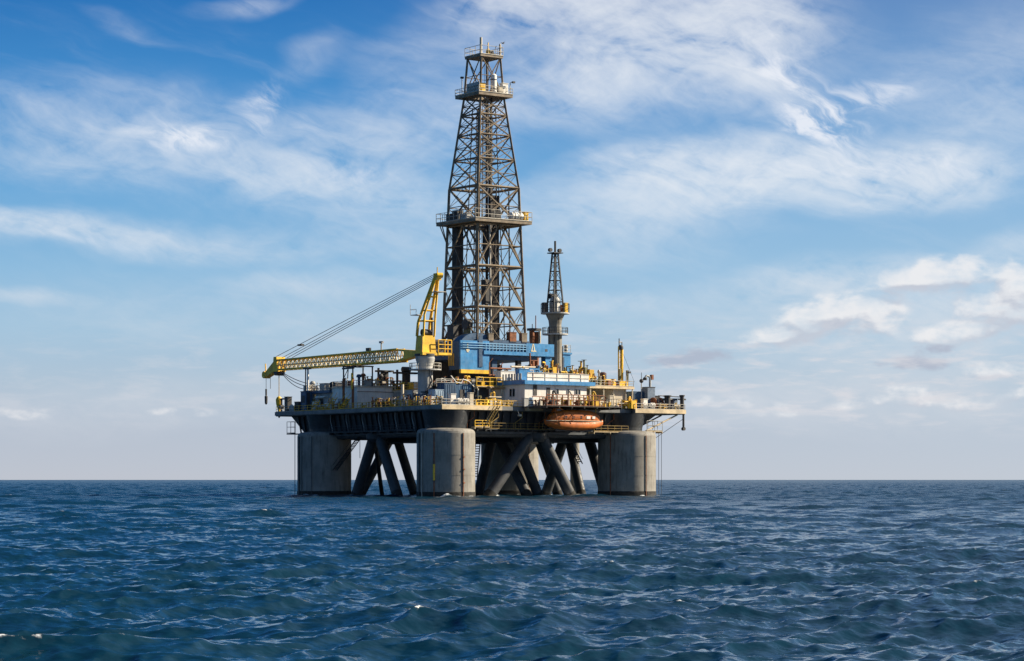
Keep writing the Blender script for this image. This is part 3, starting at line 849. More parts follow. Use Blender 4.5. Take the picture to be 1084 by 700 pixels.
# racked drill pipe standing inside the derrick
pipe0 = None
for i in range(22):
    a = (DU - 4.5 + (i % 5) * 0.36, DV + 3.2 + (i // 5) * 0.36, 31.2)
    if pipe0 is None:
        pipe0 = solo('drill_pipe', 'dark stand of drill pipe in the bundle racked in the left corner of the derrick', 'drill pipe', a, MB().tube(a, (a[0] + .25, a[1] + .2, 57.5), 0.15, 6), M_PIPE, 'drill pipes racked in the derrick left corner')
    else: dup(pipe0, a)
pipe0 = None
for i in range(20):
    a = (DU + 1.9 + (i % 5) * 0.34, DV - 0.6 + (i // 5) * 0.36, 31.2)
    if pipe0 is None:
        pipe0 = solo('drill_pipe', 'dark stand of drill pipe in the bundle racked in the middle of the derrick', 'drill pipe', a, MB().tube(a, (a[0] - .2, a[1], 60.5), 0.15, 6), M_PIPE, 'drill pipes racked in the derrick middle')
    else: dup(pipe0, a)

# things standing on the derrick platforms
def box_unit(name, label, cat, u, v, z, su, sv, sz, m, lid=None, feet=True, detail=None, group=None):
    """machine or box: body on skid beams with a lid, and optional panel"""
    t = thing(name, label, cat, (u, v, z), group)
    f = 0.18 if feet else 0.0
    if feet: part('skid', MB().box(u - su / 2, u + su / 2, v - sv / 2, v - sv / 2 + .2, z, z + f).box(u - su / 2, u + su / 2, v + sv / 2 - .2, v + sv / 2, z, z + f), M_DARK, t)
    part('body', MB().box(u - su / 2, u + su / 2, v - sv / 2, v + sv / 2, z + f, z + sz), m, t)
    part('lid', MB().box(u - su / 2 - .08, u + su / 2 + .08, v - sv / 2 - .08, v + sv / 2 + .08, z + sz, z + sz + .12), lid or m, t)
    if detail:
        part('door_panel', MB().box(u - su * .3, u + su * .12, v - sv / 2 - .05, v - sv / 2 - .003, z + f + .15, z + sz - .25), detail, t)
        part('louvre', MB().box(u - su / 2 - .05, u - su / 2 - .003, v - sv * .3, v + sv * .3, z + sz * .45, z + sz * .8), M_DARK, t)
    return t
def tank(name, label, cat, a, b, r, m, group=None, band=None):
    """horizontal or upright drum with end domes and saddles"""
    t = thing(name, label, cat, (a[0], a[1], a[2] - r) if abs(a[2] - b[2]) < .1 else a, group)
    part('shell', MB().tube(a, b, r, 20), m, t)
    A, B = Vector(a), Vector(b); d = (B - A).normalized()
    part('end_cap', MB().tube(A, A - d * r * .35, r, 20, r2=r * .5), m, t)
    part('end_cap', MB().tube(B, B + d * r * .35, r, 20, r2=r * .5), m, t)
    for k in (.25, .75):
        q = A + (B - A) * k
        part('band', MB().tube(q - d * .1, q + d * .1, r * 1.04, 20), band or M_DARK, t)
    return t
tank('pressure_tank', 'white upright tank on the crown platform', 'tank', (DU + 0.3, DV - 2.9, 80.45), (DU + 0.3, DV - 2.9, 84.2), .62, M_WHITE)
box_unit('equipment_box', 'small white box at the right of the crown platform', 'equipment box', DU + 3.0, DV - 2.7, 80.42, 1.3, 1.1, 2.3, M_WHITE)
box_unit('winch_motor', 'cream winch motor between the white tank and white box on the crown platform', 'winch', DU + 1.7, DV - 3.1, 80.42, 1.2, .9, 1.5, M_CREAM, M_DARK)
box_unit('equipment_box', 'yellow framed box at the near corner of the crown platform', 'equipment box', DU - 2.9, DV - 3.3, 80.42, 1.1, 1.0, 1.7, M_YEL, M_DARK)
tank('air_tank', 'white horizontal tank lying on the right of the middle derrick platform', 'tank', (DU + 2.2, DV - 6.1, 55.9), (DU + 4.9, DV - 6.1, 55.9), .75, M_WHITE)
box_unit('equipment_box', 'yellow box right of the white tank on the middle derrick platform', 'equipment box', DU + 5.9, DV - 6.0, 54.92, 0.9, .9, 1.9, M_YEL)
box_unit('winch_motor', 'dark winch left of the white tank on the middle derrick platform', 'winch', DU - 1.7, DV - 5.9, 54.92, 2.4, 1.1, 1.6, M_DARK)
box_unit('winch_motor', 'dark machine on the shaded left side of the middle derrick platform', 'winch', DU - 6.0, DV + 2.2, 54.92, 1.0, 3.6, 1.5, M_DARK)
box_unit('equipment_box', 'grey box on the shaded left side of the middle derrick platform', 'equipment box', DU - 6.0, DV - 2.2, 54.92, 0.9, 2.2, 1.2, M_GREYP)
def floodlight(label, u, v, z, h, m, arm=0.9):
    t = thing('floodlight_pole', label, 'floodlight', (u, v, z))
    part('pole', MB().tube((u, v, z), (u, v, z + h), .09, 6), m, t)
    part('arm', MB().tube((u, v, z + h), (u + arm, v - .2, z + h + .15), .07, 6), m, t)
    part('lamp_head', MB().box(u + arm - .1, u + arm + .45, v - .45, v + .05, z + h - .05, z + h + .3), M_DARK, t)
floodlight('lamp post at the right end of the crown platform', DU + 3.6, DV - 4.0, 80.45, 2.4, M_RAILW, .5)
floodlight('thin grey post at the left end of the crown platform', DU - 3.7, DV + 2.4, 80.45, 3.4, M_GREYP, -.3)

# the bird beside the crown
def build_bird():
    c = W(DU, DV, 0)
    Y = c.y - 6
    u, v = Upx(532.5, 18.0), 18.0
    z = Zpx(46, u, v)
    mb = MB()
    pr = [(0.02, -.34), (.09, -.22), (.15, 0), (.12, .16), (.075, .24), (.08, .30), (.02, .36)]
    n = 10; vs = []; fs = []
    for (r, x) in pr:
        vs += [(u + x, v + r * math.cos(2 * math.pi * i / n), z + r * .9 * math.sin(2 * math.pi * i / n)) for i in range(n)]
    for k in range(len(pr) - 1):
        fs += [(k * n + i, k * n + (i + 1) % n, (k + 1) * n + (i + 1) % n, (k + 1) * n + i) for i in range(n)]
    mb.add(vs, fs, True)
    for s_ in (-1, 1):
        w0 = [(u + .14, v, z + .05), (u + .16, v + s_ * .42, z + .28), (u - .02, v + s_ * .95, z + .16), (u - .06, v + s_ * .42, z + .24), (u - .16, v, z + .03)]
        w1 = [(p[0], p[1], p[2] - .03) for p in w0]
        mb.add(w0 + w1, [(0, 1, 3, 4), (1, 2, 3), (9, 8, 6, 5), (8, 7, 6), (0, 5, 6, 1), (1, 6, 7, 2), (2, 7, 8, 3), (3, 8, 9, 4)])
    mb.add([(u - .3, v - .03, z), (u - .3, v + .03, z), (u - .55, v + .12, z), (u - .55, v - .12, z), (u - .42, v, z + .03)], [(0, 1, 4), (1, 2, 4), (2, 3, 4), (3, 0, 4)])
    solo('bird', 'small dark seabird flying just right of the derrick top', 'bird', (u, v, z), mb, M_BIRD)
build_bird()

# ------------------------------------------------------------------ cranes
def build_crane():
    cu, cv = 3.0, 11.4
    t = thing('deck_crane', 'yellow pedestal crane with its long lattice boom lowered over the left deck', 'crane', (cu, cv, ZD))
    ped = part('pedestal', MB().lathe(cu, cv, [(1.45, ZD), (1.45, 25.0), (1.6, 25.6), (1.9, 26.6), (1.9, 27.05)], 28), M_GREYP, t)
    pl = part('service_platform', MB().ring(cu, cv, 1.46, 3.1, 24.35, 24.55, 24), M_GREYP, t)
    rr = MB()
    for z in (25.1, 25.65): rr.ring(cu, cv, 3.0, 3.08, z, z + .08, 24)
    part('platform_railing', rr, M_RAILW, pl)
    p0 = None
    for k in range(12):
        q = Vector((cu + 3.04 * math.cos(k * math.pi / 6), cv + 3.04 * math.sin(k * math.pi / 6), 24.55))
        if p0 is None: p0 = part('post', MB().tube(q, q + Vector((0, 0, 1.15)), .06, 6), M_RAILW, pl); q0 = q
        else: clone(p0, pl, q - q0)
    part('ladder', MB().path([(cu - .1, cv - 1.6, ZD), (cu - .1, cv - 1.6, 24.3)], .06, 4).path([(cu + .4, cv - 1.55, ZD), (cu + .4, cv - 1.55, 24.3)], .06, 4), M_DARK, ped)
    part('slewing_ring', MB().lathe(cu, cv, [(2.05, 27.06), (2.05, 27.5)], 28), M_DARK, t)
    hs = MB().frustum((1.5, 4.7, 10.2, 12.7), (1.7, 4.5, 10.3, 12.5), 27.5, 31.0)
    hs.box(1.2, 5.6, 9.6, 13.0, 27.2, 27.75)
    house = part('machinery_house', hs, M_YEL, t)
    part('house_seam', MB().box(1.44, 1.55, 10.2, 10.28, 27.8, 30.9), M_DARK, house)
    # operator side: cab floor, railing frame and cab
    part('cab_floor', MB().box(4.8, 7.9, 9.5, 11.9, 27.3, 27.75), M_YEL, t)
    cab = part('operator_cab', MB().box(4.75, 6.7, 10.6, 12.2, 27.76, 30.3), M_DARK, t)
    part('cab_window', MB().box(4.9, 6.5, 10.54, 10.597, 28.5, 29.9), M_GLASS, cab)
    fr = MB()
    for (a, b) in ((4.8, 9.55), (6.3, 9.55), (7.85, 9.55), (7.85, 10.8), (7.85, 11.9)): fr.tube((a, b, 27.76), (a, b, 30.2), .10, 6)
    for z in (28.5, 29.3, 30.2): fr.path([(4.8, 9.55, z), (7.85, 9.55, z), (7.85, 11.9, z)], .085, 6)
    part('cab_railing', fr, M_YEL, t)
    # A-frame
    apex = (3.7, 8.35, 42.3)
    for u0, u1 in ((1.75, 3.35), (4.45, 4.05)):
        part('mast_leg', MB().path([(u0, 12.4, 30.9), (u0 + .1, 12.1, 33.6), (u1, 8.7, 42.0)], .28, 6), M_YEL, t)
    for u0, u1 in ((1.9, 3.4), (4.4, 4.0)):
        part('mast_leg', MB().path([(u0, 10.35, 30.9), (u0 + .05, 10.1, 35.0), (u1, 8.4, 41.8)], .20, 6), M_YEL, t)
    for z, k in ((33.8, .25), (35.8, .43), (38.4, .66)):
        a = MB()
        vf = 12.2 + (8.7 - 12.2) * max(0, (z - 33.6) / 8.4); vb = 10.2 + (8.4 - 10.2) * max(0, (z - 35) / 6.8)
        ua = 1.85 + 1.5 * max(0, (z - 33.6) / 8.4); ub = 4.45 - .4 * max(0, (z - 33.6) / 8.4)
        a.path([(ua, vf, z), (ub, vf, z), (ub, vb, z), (ua, vb, z), (ua, vf, z)], .14, 6)
        part('mast_crossbar', a, M_YEL, t)
    hd = part('mast_head', MB().box(3.2, 4.3, 7.8, 8.9, 41.5, 42.8), M_YEL, t)
    part('sheave', MB().tube((3.3, 7.9, 42.4), (4.4, 7.6, 42.4), .5, 14), M_YEL, hd)
    part('mast_spike', MB().tube((3.7, 8.3, 42.8), (3.7, 8.3, 44.0), .10, 6), M_YEL, hd)
    part('gantry_platform', MB().box(2.8, 5.0, 7.2, 9.8, 39.2, 39.32), M_RAILW, t)
    part('winch_drum', MB().tube((2.2, 11.3, 31.6), (4.0, 11.3, 31.6), .65, 16), M_DARK, t)
    part('exhaust', MB().tube((4.3, 11.0, 31.0), (4.3, 11.0, 34.5), .22, 8), M_DARK, t)
    lp_ = part('lamp_platform', MB().box(.9, 2.6, 11.3, 13.4, 34.9, 35.02), M_GREYP, t)
    part('lamp_railing', MB().path([(.9, 11.4, 36), (.9, 13.4, 36), (1.9, 13.4, 36)], .05, 6).tube((.9, 13.4, 35), (.9, 13.4, 37), .06, 6).tube((.9, 11.4, 35), (.9, 11.4, 36), .05, 6), M_GREYP, lp_)
    # boom
    zb0, zt0, zt1 = 26.35, 28.75, 28.45
    v0, v1, ve = 12.9, 20.0, 66.0
    ua, ub = 2.2, 3.9
    boom = part('boom_foot', MB().frustum((2.0, 4.1, 12.6, 13.2), (2.2, 3.9, 12.6, 13.2), 27.0, 28.3)
                .add([(ua, v0, 27.2), (ub, v0, 27.2), (ub, v0, 28.0), (ua, v0, 28.0), (ua, v1, zb0), (ub, v1, zb0), (ub, v1, zb0 + .3), (ua, v1, zb0 + .3)], [(0, 1, 5, 4), (1, 2, 6, 5), (2, 3, 7, 6), (3, 0, 4, 7), (4, 5, 6, 7)])
                .add([(ua, v0, 27.7), (ub, v0, 27.7), (ub, v0, 28.2), (ua, v0, 28.2), (ua, v1 + 2, zt0 - .1), (ub, v1 + 2, zt0 - .1), (ub, v1 + 2, zt0 + .2), (ua, v1 + 2, zt0 + .2)], [(0, 1, 5, 4), (1, 2, 6, 5), (2, 3, 7, 6), (3, 0, 4, 7), (4, 5, 6, 7)]), M_YEL, t)
    part('boom_web', MB().add([(ua + .02, v0, 27.3), (ua + .02, v1 - 2.2, 26.9), (ua + .02, v1 - 2.2, 28.5), (ua + .02, v0, 28.1), (ua + .10, v0, 27.3), (ua + .10, v1 - 2.2, 26.9), (ua + .10, v1 - 2.2, 28.5), (ua + .10, v0, 28.1)],
         [(0, 1, 2, 3), (7, 6, 5, 4), (0, 4, 5, 1), (1, 5, 6, 2), (2, 6, 7, 3), (3, 7, 4, 0)]), M_YEL, t)
    for u in (ua, ub):
        part('boom_chord', MB().tube((u, v1 - 1, zb0 + .05), (u, ve, zb0 + .12), .22, 6), M_YEL, t)
        part('boom_chord', MB().tube((u, v1, zt0), (u, ve, zt1), .22, 6), M_YEL, t)
    ML = mat('boom_lacing_cream', (0.66, 0.56, 0.30), 0.5, var=0.3, rust=0.25)
    n = 27
    for u in (ua, ub):
        mb = MB()
        for k in range(n):
            a = v1 + (ve - v1) * k / n; b = v1 + (ve - v1) * (k + 1) / n; m_ = (a + b) / 2
            mb.tube((u, a, zb0), (u, m_, zt0 - .3 * k / n), .12, 5).tube((u, m_, zt0 - .3 * k / n), (u, b, zb0), .12, 5)
        mb.tube((u, v1, (zb0 + zt0) / 2), (u, ve, (zb0 + zt1) / 2), .10, 5)
        part('boom_lacing', mb, ML, t)
    for zz in (0, 1):
        mb = MB()
        for k in range(n):
            a = v1 + (ve - v1) * k / n; b = v1 + (ve - v1) * (k + 1) / n
            za = zb0 if zz == 0 else zt0 - .3 * k / n
            mb.tube((ua, a, za), (ub, b, za), .09, 5).tube((ub, a, za), (ua, a, za), .09, 5)
        part('boom_lacing', mb, ML, t)
    head = part('boom_head', MB().frustum((2.0, 4.1, 65.6, 67.6), (2.0, 4.1, 66.0, 67.2), 26.1, 29.2)
                .add([(2.3, 67.2, 28.6), (3.8, 67.2, 28.6), (3.8, 67.2, 26.3), (2.3, 67.2, 26.3), (2.4, 71.8, 25.9), (3.7, 71.8, 25.9), (3.7, 71.8, 24.9), (2.4, 71.8, 24.9)], [(0, 1, 5, 4), (1, 2, 6, 5), (2, 3, 7, 6), (3, 0, 4, 7), (4, 5, 6, 7)]), M_YEL, t)
    part('sheave', MB().tube((2.1, 66.6, 26.0), (4.0, 66.6, 26.0), .75, 16), M_DARK, head)
    part('sheave', MB().tube((2.3, 71.9, 25.6), (3.8, 71.9, 25.6), .75, 16), M_YEL, head)
    part('nose_spike', MB().tube((3.0, 72.1, 25.9), (3.0, 72.3, 28.0), .12, 6), M_YEL, head)
    # hoist ropes and hooks
    for dv in (-.2, .2):
        part('hoist_rope', MB().tube((3.0, 66.6 + dv, 26.0), (3.0, 66.6 + dv * .6, 20.6), .055, 5), M_CREAM, t)
    hk = part('hook_block', MB().lathe(3.0, 66.6, [(.12, 17.2), (.22, 17.6), (.30, 18.2), (.62, 19.2), (.70, 20.2), (.45, 20.7), (.15, 20.9)], 12), M_YEL, t)
    part('hook', MB().path([(3, 66.6, 17.2), (3, 66.9, 16.8), (3, 66.6, 16.4), (3, 66.2, 16.7)], .12, 6), M_DARK, hk)
    part('hoist_rope', MB().tube((3.0, 72.0, 25.0), (3.0, 72.0, 21.2), .055, 5), M_CABLE, t)
    part('whip_hook', MB().lathe(3.0, 72.0, [(.1, 19.3), (.3, 19.6), (.34, 21.0), (.1, 21.3)], 10).tube((3, 72, 21.3), (3, 72, 22.6), .2, 8), M_DARK, t)
    part('hoist_rope', MB().tube((3.0, 70.2, 25.4), (3.0, 70.2, 22.6), .055, 5), M_CABLE, t)
    # luffing ropes
    for (du, vtip, ztip) in ((-.6, 66.6, 29.3), (-.2, 65.2, 28.9), (.2, 63.6, 28.9), (.6, 62.2, 28.9)):
        part('luffing_rope', MB().tube((3.7 + du * .6, 8.9, 42.3 - du * .5), (3.0 + du, vtip, ztip), .06, 6), M_CABLE, t)
    part('rope_block', MB().box(2.7, 3.4, 57.0, 58.6, 31.15, 31.5), M_DARK, t)
    part('boom_lamp', MB().box(2.2, 2.6, 30, 31.4, 28.9, 29.5), M_DARK, t); part('boom_lamp', MB().tube((2.4, 26, 28.8), (2.4, 26, 30.4), .14, 6).box(2.1, 2.7, 25.6, 26.4, 30.2, 30.6), M_GREYP, t)
    return t
build_crane()

def build_rear_crane():
    cu, cv = 45.0, 25.6
    t = thing('crane_tower', 'grey round crane pedestal carrying a slim lattice tower behind the quarters', 'crane', (cu, cv, ZD))
    part('pedestal', MB().lathe(cu, cv, [(1.45, ZD), (1.42, 33.5), (1.3, 35.4), (1.4, 36.3), (1.9, 37.4), (1.9, 37.6)], 28), mat('olive_grey', (.215, .20, .165), .6, var=.3, rust=.35, streak=.6), t)
    for (da, db, rr_, zz_) in ((-1.1, -1.15, .12, 33.2), (-.2, -1.6, .09, 37), (1.2, -1.0, .10, 31), (-1.55, .2, .1, 35)):
        part('riser_pipe', MB().tube((cu + da, cv + db, ZD), (cu + da, cv + db, zz_), rr_, 6), M_DARK, t)
    for (z, r, h, nm) in ((33.3, 2.7, 1.3, 'lower_platform'), (37.65, 3.0, 1.9, 'upper_platform')):
        p = part(nm, MB().ring(cu, cv, 1.2 if z > 35 else 1.52, r, z, z + .25, 24), M_GREYP, t)
        rr = MB()
        for k in (.5, 1.0): rr.ring(cu, cv, r - .1, r - .02, z + .25 + h * k - .08, z + .25 + h * k, 24)
        part('platform_railing', rr, M_BRACE, p)
        p0 = None
        for k in range(12):
            q = Vector((cu + (r - .06) * math.cos(k * math.pi / 6), cv + (r - .06) * math.sin(k * math.pi / 6), z + .25))
            if p0 is None: p0 = part('post', MB().tube(q, q + Vector((0, 0, h)), .07, 6), M_BRACE, p); q0 = q
            else: clone(p0, p, q - q0)
    hs = part('machinery_house', MB().lathe(cu, cv, [(1.1, 37.9), (1.1, 40.6), (.8, 41.2)], 16), M_GREYP, t)
    part('hatch', MB().box(cu - .4, cu + .4, cv - 1.16, cv - 1.0, 38.2, 39.8), M_WHITE, hs)
    part('winch_drum', MB().tube((cu - .9, cv + .8, 41.4), (cu + .9, cv + .8, 41.4), .55, 14), M_DARK, t)
    part('control_cabinet', MB().box(cu + 1.3, cu + 2.1, cv - 1.8, cv - 1.0, 37.9, 40.0), M_YEL, t)
    part('control_cabinet', MB().box(cu + 1.7, cu + 2.5, cv - .4, cv + .5, 37.9, 39.6), M_RUST, t)
    part('control_cabinet', MB().box(cu - 2.6, cu - 1.6, cv + .2, cv + 1.2, 37.9, 40.0), M_DARK, t)
    c4 = [(-1, -1), (1, -1), (1, 1), (-1, 1)]
    P = lambda c, z: (cu + c[0] * (1.28 - .85 * (z - 37.9) / 12.2), cv + c[1] * (1.28 - .85 * (z - 37.9) / 12.2), z)
    for c in c4: part('tower_leg', MB().tube(P(c, 37.9), P(c, 50.2), .2, 5), M_BRACE, t)
    lev = [40.2, 42.6, 44.6, 46.5, 48.3, 50.1]
    for i, z in enumerate(lev):
        mb = MB()
        for f in range(4): mb.tube(P(c4[f], z), P(c4[(f + 1) % 4], z), .09, 4)
        part('tower_ring', mb, M_BRACE, t)
        if i:
            mb = MB()
            for f in range(4): mb.tube(P(c4[f], lev[i - 1]), P(c4[(f + 1) % 4], z), .055, 4)
            part('tower_lacing', mb, M_BRACE, t)
    top = part('top_platform', MB().box(cu - 1.2, cu + 1.2, cv - 1.2, cv + 1.2, 50.2, 50.4), M_BRACE, t)
    part('sheave', MB().tube((cu - 1.2, cv - .2, 50.9), (cu - 1.2, cv + .4, 50.9), .4, 10).tube((cu + 1.2, cv - .2, 50.9), (cu + 1.2, cv + .4, 50.9), .4, 10), M_DARK, top)
    part('mast_spike', MB().tube((cu, cv, 50.4), (cu, cv, 52.8), .22, 8), M_DARK, top)
    part('ladder', MB().tube((cu - .2, cv - .1, 38), (cu, cv, 50), .05, 4).tube((cu + .2, cv - .1, 38), (cu + .2, cv, 50), .05, 4), M_BRACE, t)
    return t
build_rear_crane()

# ------------------------------------------------------------------ buildings on deck
def door(parent, u0, u1, v, z, h, m, face='v'):
    if face == 'v':
        d = part('door', MB().box(u0, u1, v - .06, v - .003, z, z + h), m, parent)
        part('handle', MB().box(u0 + .12, u0 + .2, v - .12, v - .061, z + h * .45, z + h * .55), M_RAILW, d)
    else:
        d = part('door', MB().box(v - .06, v - .003, u0, u1, z, z + h), m, parent)
        part('handle', MB().box(v - .12, v - .061, u0 + .12, u0 + .2, z + h * .45, z + h * .55), M_RAILW, d)
def window(parent, u0, u1, v, z0, z1, face='v', fm=None):
    b = (lambda a0, a1, d0, d1, zz0, zz1: MB().box(a0, a1, v - d1, v - d0, zz0, zz1)) if face == 'v' else (lambda a0, a1, d0, d1, zz0, zz1: MB().box(v - d1, v - d0, a0, a1, zz0, zz1))
    w = part('window', b(u0, u1, .003, .05, z0, z1), M_GLASS, parent)
    f = MB()
    for q in ((u0 - .08, u1 + .08, z1, z1 + .08), (u0 - .08, u1 + .08, z0 - .08, z0), (u0 - .08, u0 - .001, z0, z1), (u1 + .001, u1 + .08, z0, z1)):
        m_ = b(q[0], q[1], .003, .09, q[2], q[3]); f.add(m_.v, m_.f)
    part('frame', f, fm or M_GREYP, w)

def build_left_house():
    t = thing('deck_house', 'long left deck house, grey wall with shade in its colour and a white sunlit right face', 'building', (1, 33, ZD))
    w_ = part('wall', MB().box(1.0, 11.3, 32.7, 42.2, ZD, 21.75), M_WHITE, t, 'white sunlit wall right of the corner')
    part('wall', MB().box(1.3, 9.5, 42.3, 51.2, ZD, 20.9), mat('house_shaded_greyblue', (0.40, 0.42, 0.45), .6, var=.25, rust=.15, streak=.4), t)  # grey-blue puts the shade of this end into the wall colour
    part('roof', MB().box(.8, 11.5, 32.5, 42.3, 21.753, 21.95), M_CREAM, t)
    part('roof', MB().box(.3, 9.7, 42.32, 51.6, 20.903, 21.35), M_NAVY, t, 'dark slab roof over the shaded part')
    for v0 in (49.4, 46.0): door(w_, v0, v0 + 1.7, 1.3, ZD, 2.6, M_DARK, 'u')
    part('canopy', MB().box(.2, 1.29, 44.2, 47.4, 20.0, 20.25), M_WHITE, t)
    window(w_, 43.0, 43.9, 1.3, 18.6, 19.8, 'u'); window(w_, 36, 36.5, 1.0, 18.4, 19.4, 'u')
    door(w_, 5.2, 6.2, 32.7, ZD, 2.3, M_DARK)
    door(w_, 7.3, 8.0, 32.7, ZD + .1, 2.1, M_DARK)
    window(w_, 9.6, 10.1, 32.7, 19.2, 20.1); window(w_, 10.5, 11.0, 32.7, 19.2, 20.1)
    part('wall_rail', MB().tube((1.0, 32.55, 20.9), (11.3, 32.55, 20.9), .06, 6), M_RUST, w_)
    part('downpipe', MB().tube((11.4, 32.5, ZD), (11.4, 32.5, 21.7), .14, 8), M_CREAM, w_)
    for k in range(6): part('fascia_pipe', MB().tube((2 + k * 1.7, 32.55, ZD + .2), (2 + k * 1.7, 32.55, ZD + 1.2 + (k % 3) * .5), .09, 6), M_RUST if k % 2 else M_RAILY, w_)
    return t
build_left_house()
railing([(1.0, 51.4, 21.35), (.5, 42.5, 21.35)], 'grey railing on the dark roof of the left deck house', M_RAILW, r=.055)
railing([(1.0, 42.0, 21.95), (.9, 32.7, 21.95), (11.3, 32.6, 21.95)], 'pale railing on the white left house roof', M_RAILW, r=.055)

def build_mid_house():
    t = thing('deck_house', 'low grey shed between the white house and the crane pedestal', 'building', (6, 16, ZD))
    w_ = part('wall', MB().box(9.5, 15, 15.0, 32.4, ZD, 20.9), M_GREYP, t)
    part('roof', MB().box(9.2, 15.3, 14.7, 32.6, 20.903, 21.2), M_CREAM, t)
    door(w_, 27, 28.2, 9.5, ZD, 2.2, M_DARK, 'u'); window(w_, 22, 23, 9.5, 19, 20, 'u'); window(w_, 18.4, 19.2, 9.5, 19, 20, 'u')
build_mid_house()
railing([(9.3, 32.4, 21.2), (9.3, 14.9, 21.2)], 'rusty railing on the grey shed roof left of the crane pedestal', M_RAILY)

def build_quarters():
    t = thing('accommodation_block', 'white living quarters with a blue deck band and small dark windows', 'building', (17, 0, ZD))
    u0, u1, v0, v1 = 17.4, 32.4, -1.3, 9.6
    w_ = part('wall', MB().box(u0, u1, v0, v1, ZD - .6, 21.6), M_WHITE, t)
    # blue overhanging deck band
    part('deck_band', MB().box(u0 - .5, u1 + 1.6, v0 - .75, v1 + .6, 21.603, 22.35), M_BLUE, t)
    bw = part('bulwark', MB().box(u0 + .3, u1 + .2, v0 - .45, v0 - .25, 22.353, 23.75), M_WHITE, t)
    part('bulwark_rail', MB().tube((u0 + .3, v0 - .47, 23.8), (u1 + .2, v0 - .47, 23.8), .09, 6).tube((u0 + .3, v0 - .50, 23.0), (u1 + .2, v0 - .50, 23.0), .06, 6), M_RAILW, bw)
    for k in range(5):
        part('bulwark_post', MB().box(u0 + 1.6 + k * 2.9, u0 + 1.7 + k * 2.9, v0 - .53, v0 - .453, 22.36, 23.74), M_RUST if k % 3 == 0 else M_RAILW, bw)
    for k, (du, h) in enumerate(((2.0, 2.3), (5.2, 2.3))):
        door(w_, u0 + du, u0 + du + .9, v0, 18.9 - .6 * k + .6, 2.2, M_DARK)
    for du in (7.6, 10.2, 12.2, 12.9): window(w_, u0 + du, u0 + du + .5, v0, 19.9, 20.8)
    for dv in (3.2, 4.2): window(w_, v0 + dv, v0 + dv + .6, u0, 19.4, 20.8, 'u')
    part('dado', MB().box(u0 + .02, u0 + 2.0, v0 - .05, v0 - .003, 17.3, 18.9), M_WHITE, w_)
    part('floor_sill', MB().box(u0 - .4, u0 + 3.4, v0 - 1.4, v0 - .003, 16.5, 17.1), M_EDGE, t)
    # side screen on the left face, pale upright slats
    sc_ = part('side_screen', MB().box(u0 - .45, u0 - .35, v0 + .4, v1 - .8, 22.36, 22.5), M_GREYP, t)
    for k in range(9): part('slat', MB().box(u0 - .5, u0 - .38, v0 + .5 + k * .95, v0 + .95 + k * .95, 22.5, 23.7), M_GREYP, sc_)
    return t
build_quarters()
def build_right_house():
    t = thing('deck_house', 'cream grey house right of the quarters under a railed flat roof', 'building', (42, 1, ZD))
    w_ = part('wall', MB().box(40.6, 44.0, 1.2, 12.5, ZD, 21.3), M_CREAM, t)
    part('roof_deck', MB().box(34.4, 45.6, .2, 13.2, 21.303, 21.75), M_EDGE, t)
    door(w_, 3.0, 4.0, 40.6, ZD + .3, 2.3, M_DARK, 'u')
    window(w_, 8.0, 9.2, 40.6, 18.9, 20.1, 'u')
    part('wall_post', MB().tube((40.9, 1.0, ZD), (40.9, 1.0, 21.3), .14, 6), M_CREAM, w_); part('wall_post', MB().tube((44.0, 1.0, ZD), (44.0, 1.0, 21.3), .12, 6), M_CREAM, w_)
    for (u, v) in ((34.7, .5), (45.3, .5), (34.7, 12.8), (38, .5)): part('support_post', MB().tube((u, v, ZD), (u, v, 21.3), .13, 6), M_CREAM, t)
build_right_house()
railing([(34.5, .4, 21.75), (45.5, .4, 21.75)], 'cream railing on the flat roof below the tall yellow mast', M_RAILW)
railing([(45.5, .4, 21.75), (45.5, 7, 21.75)], 'cream railing on the right side of the roof beside the yellow mast', M_RAILW)

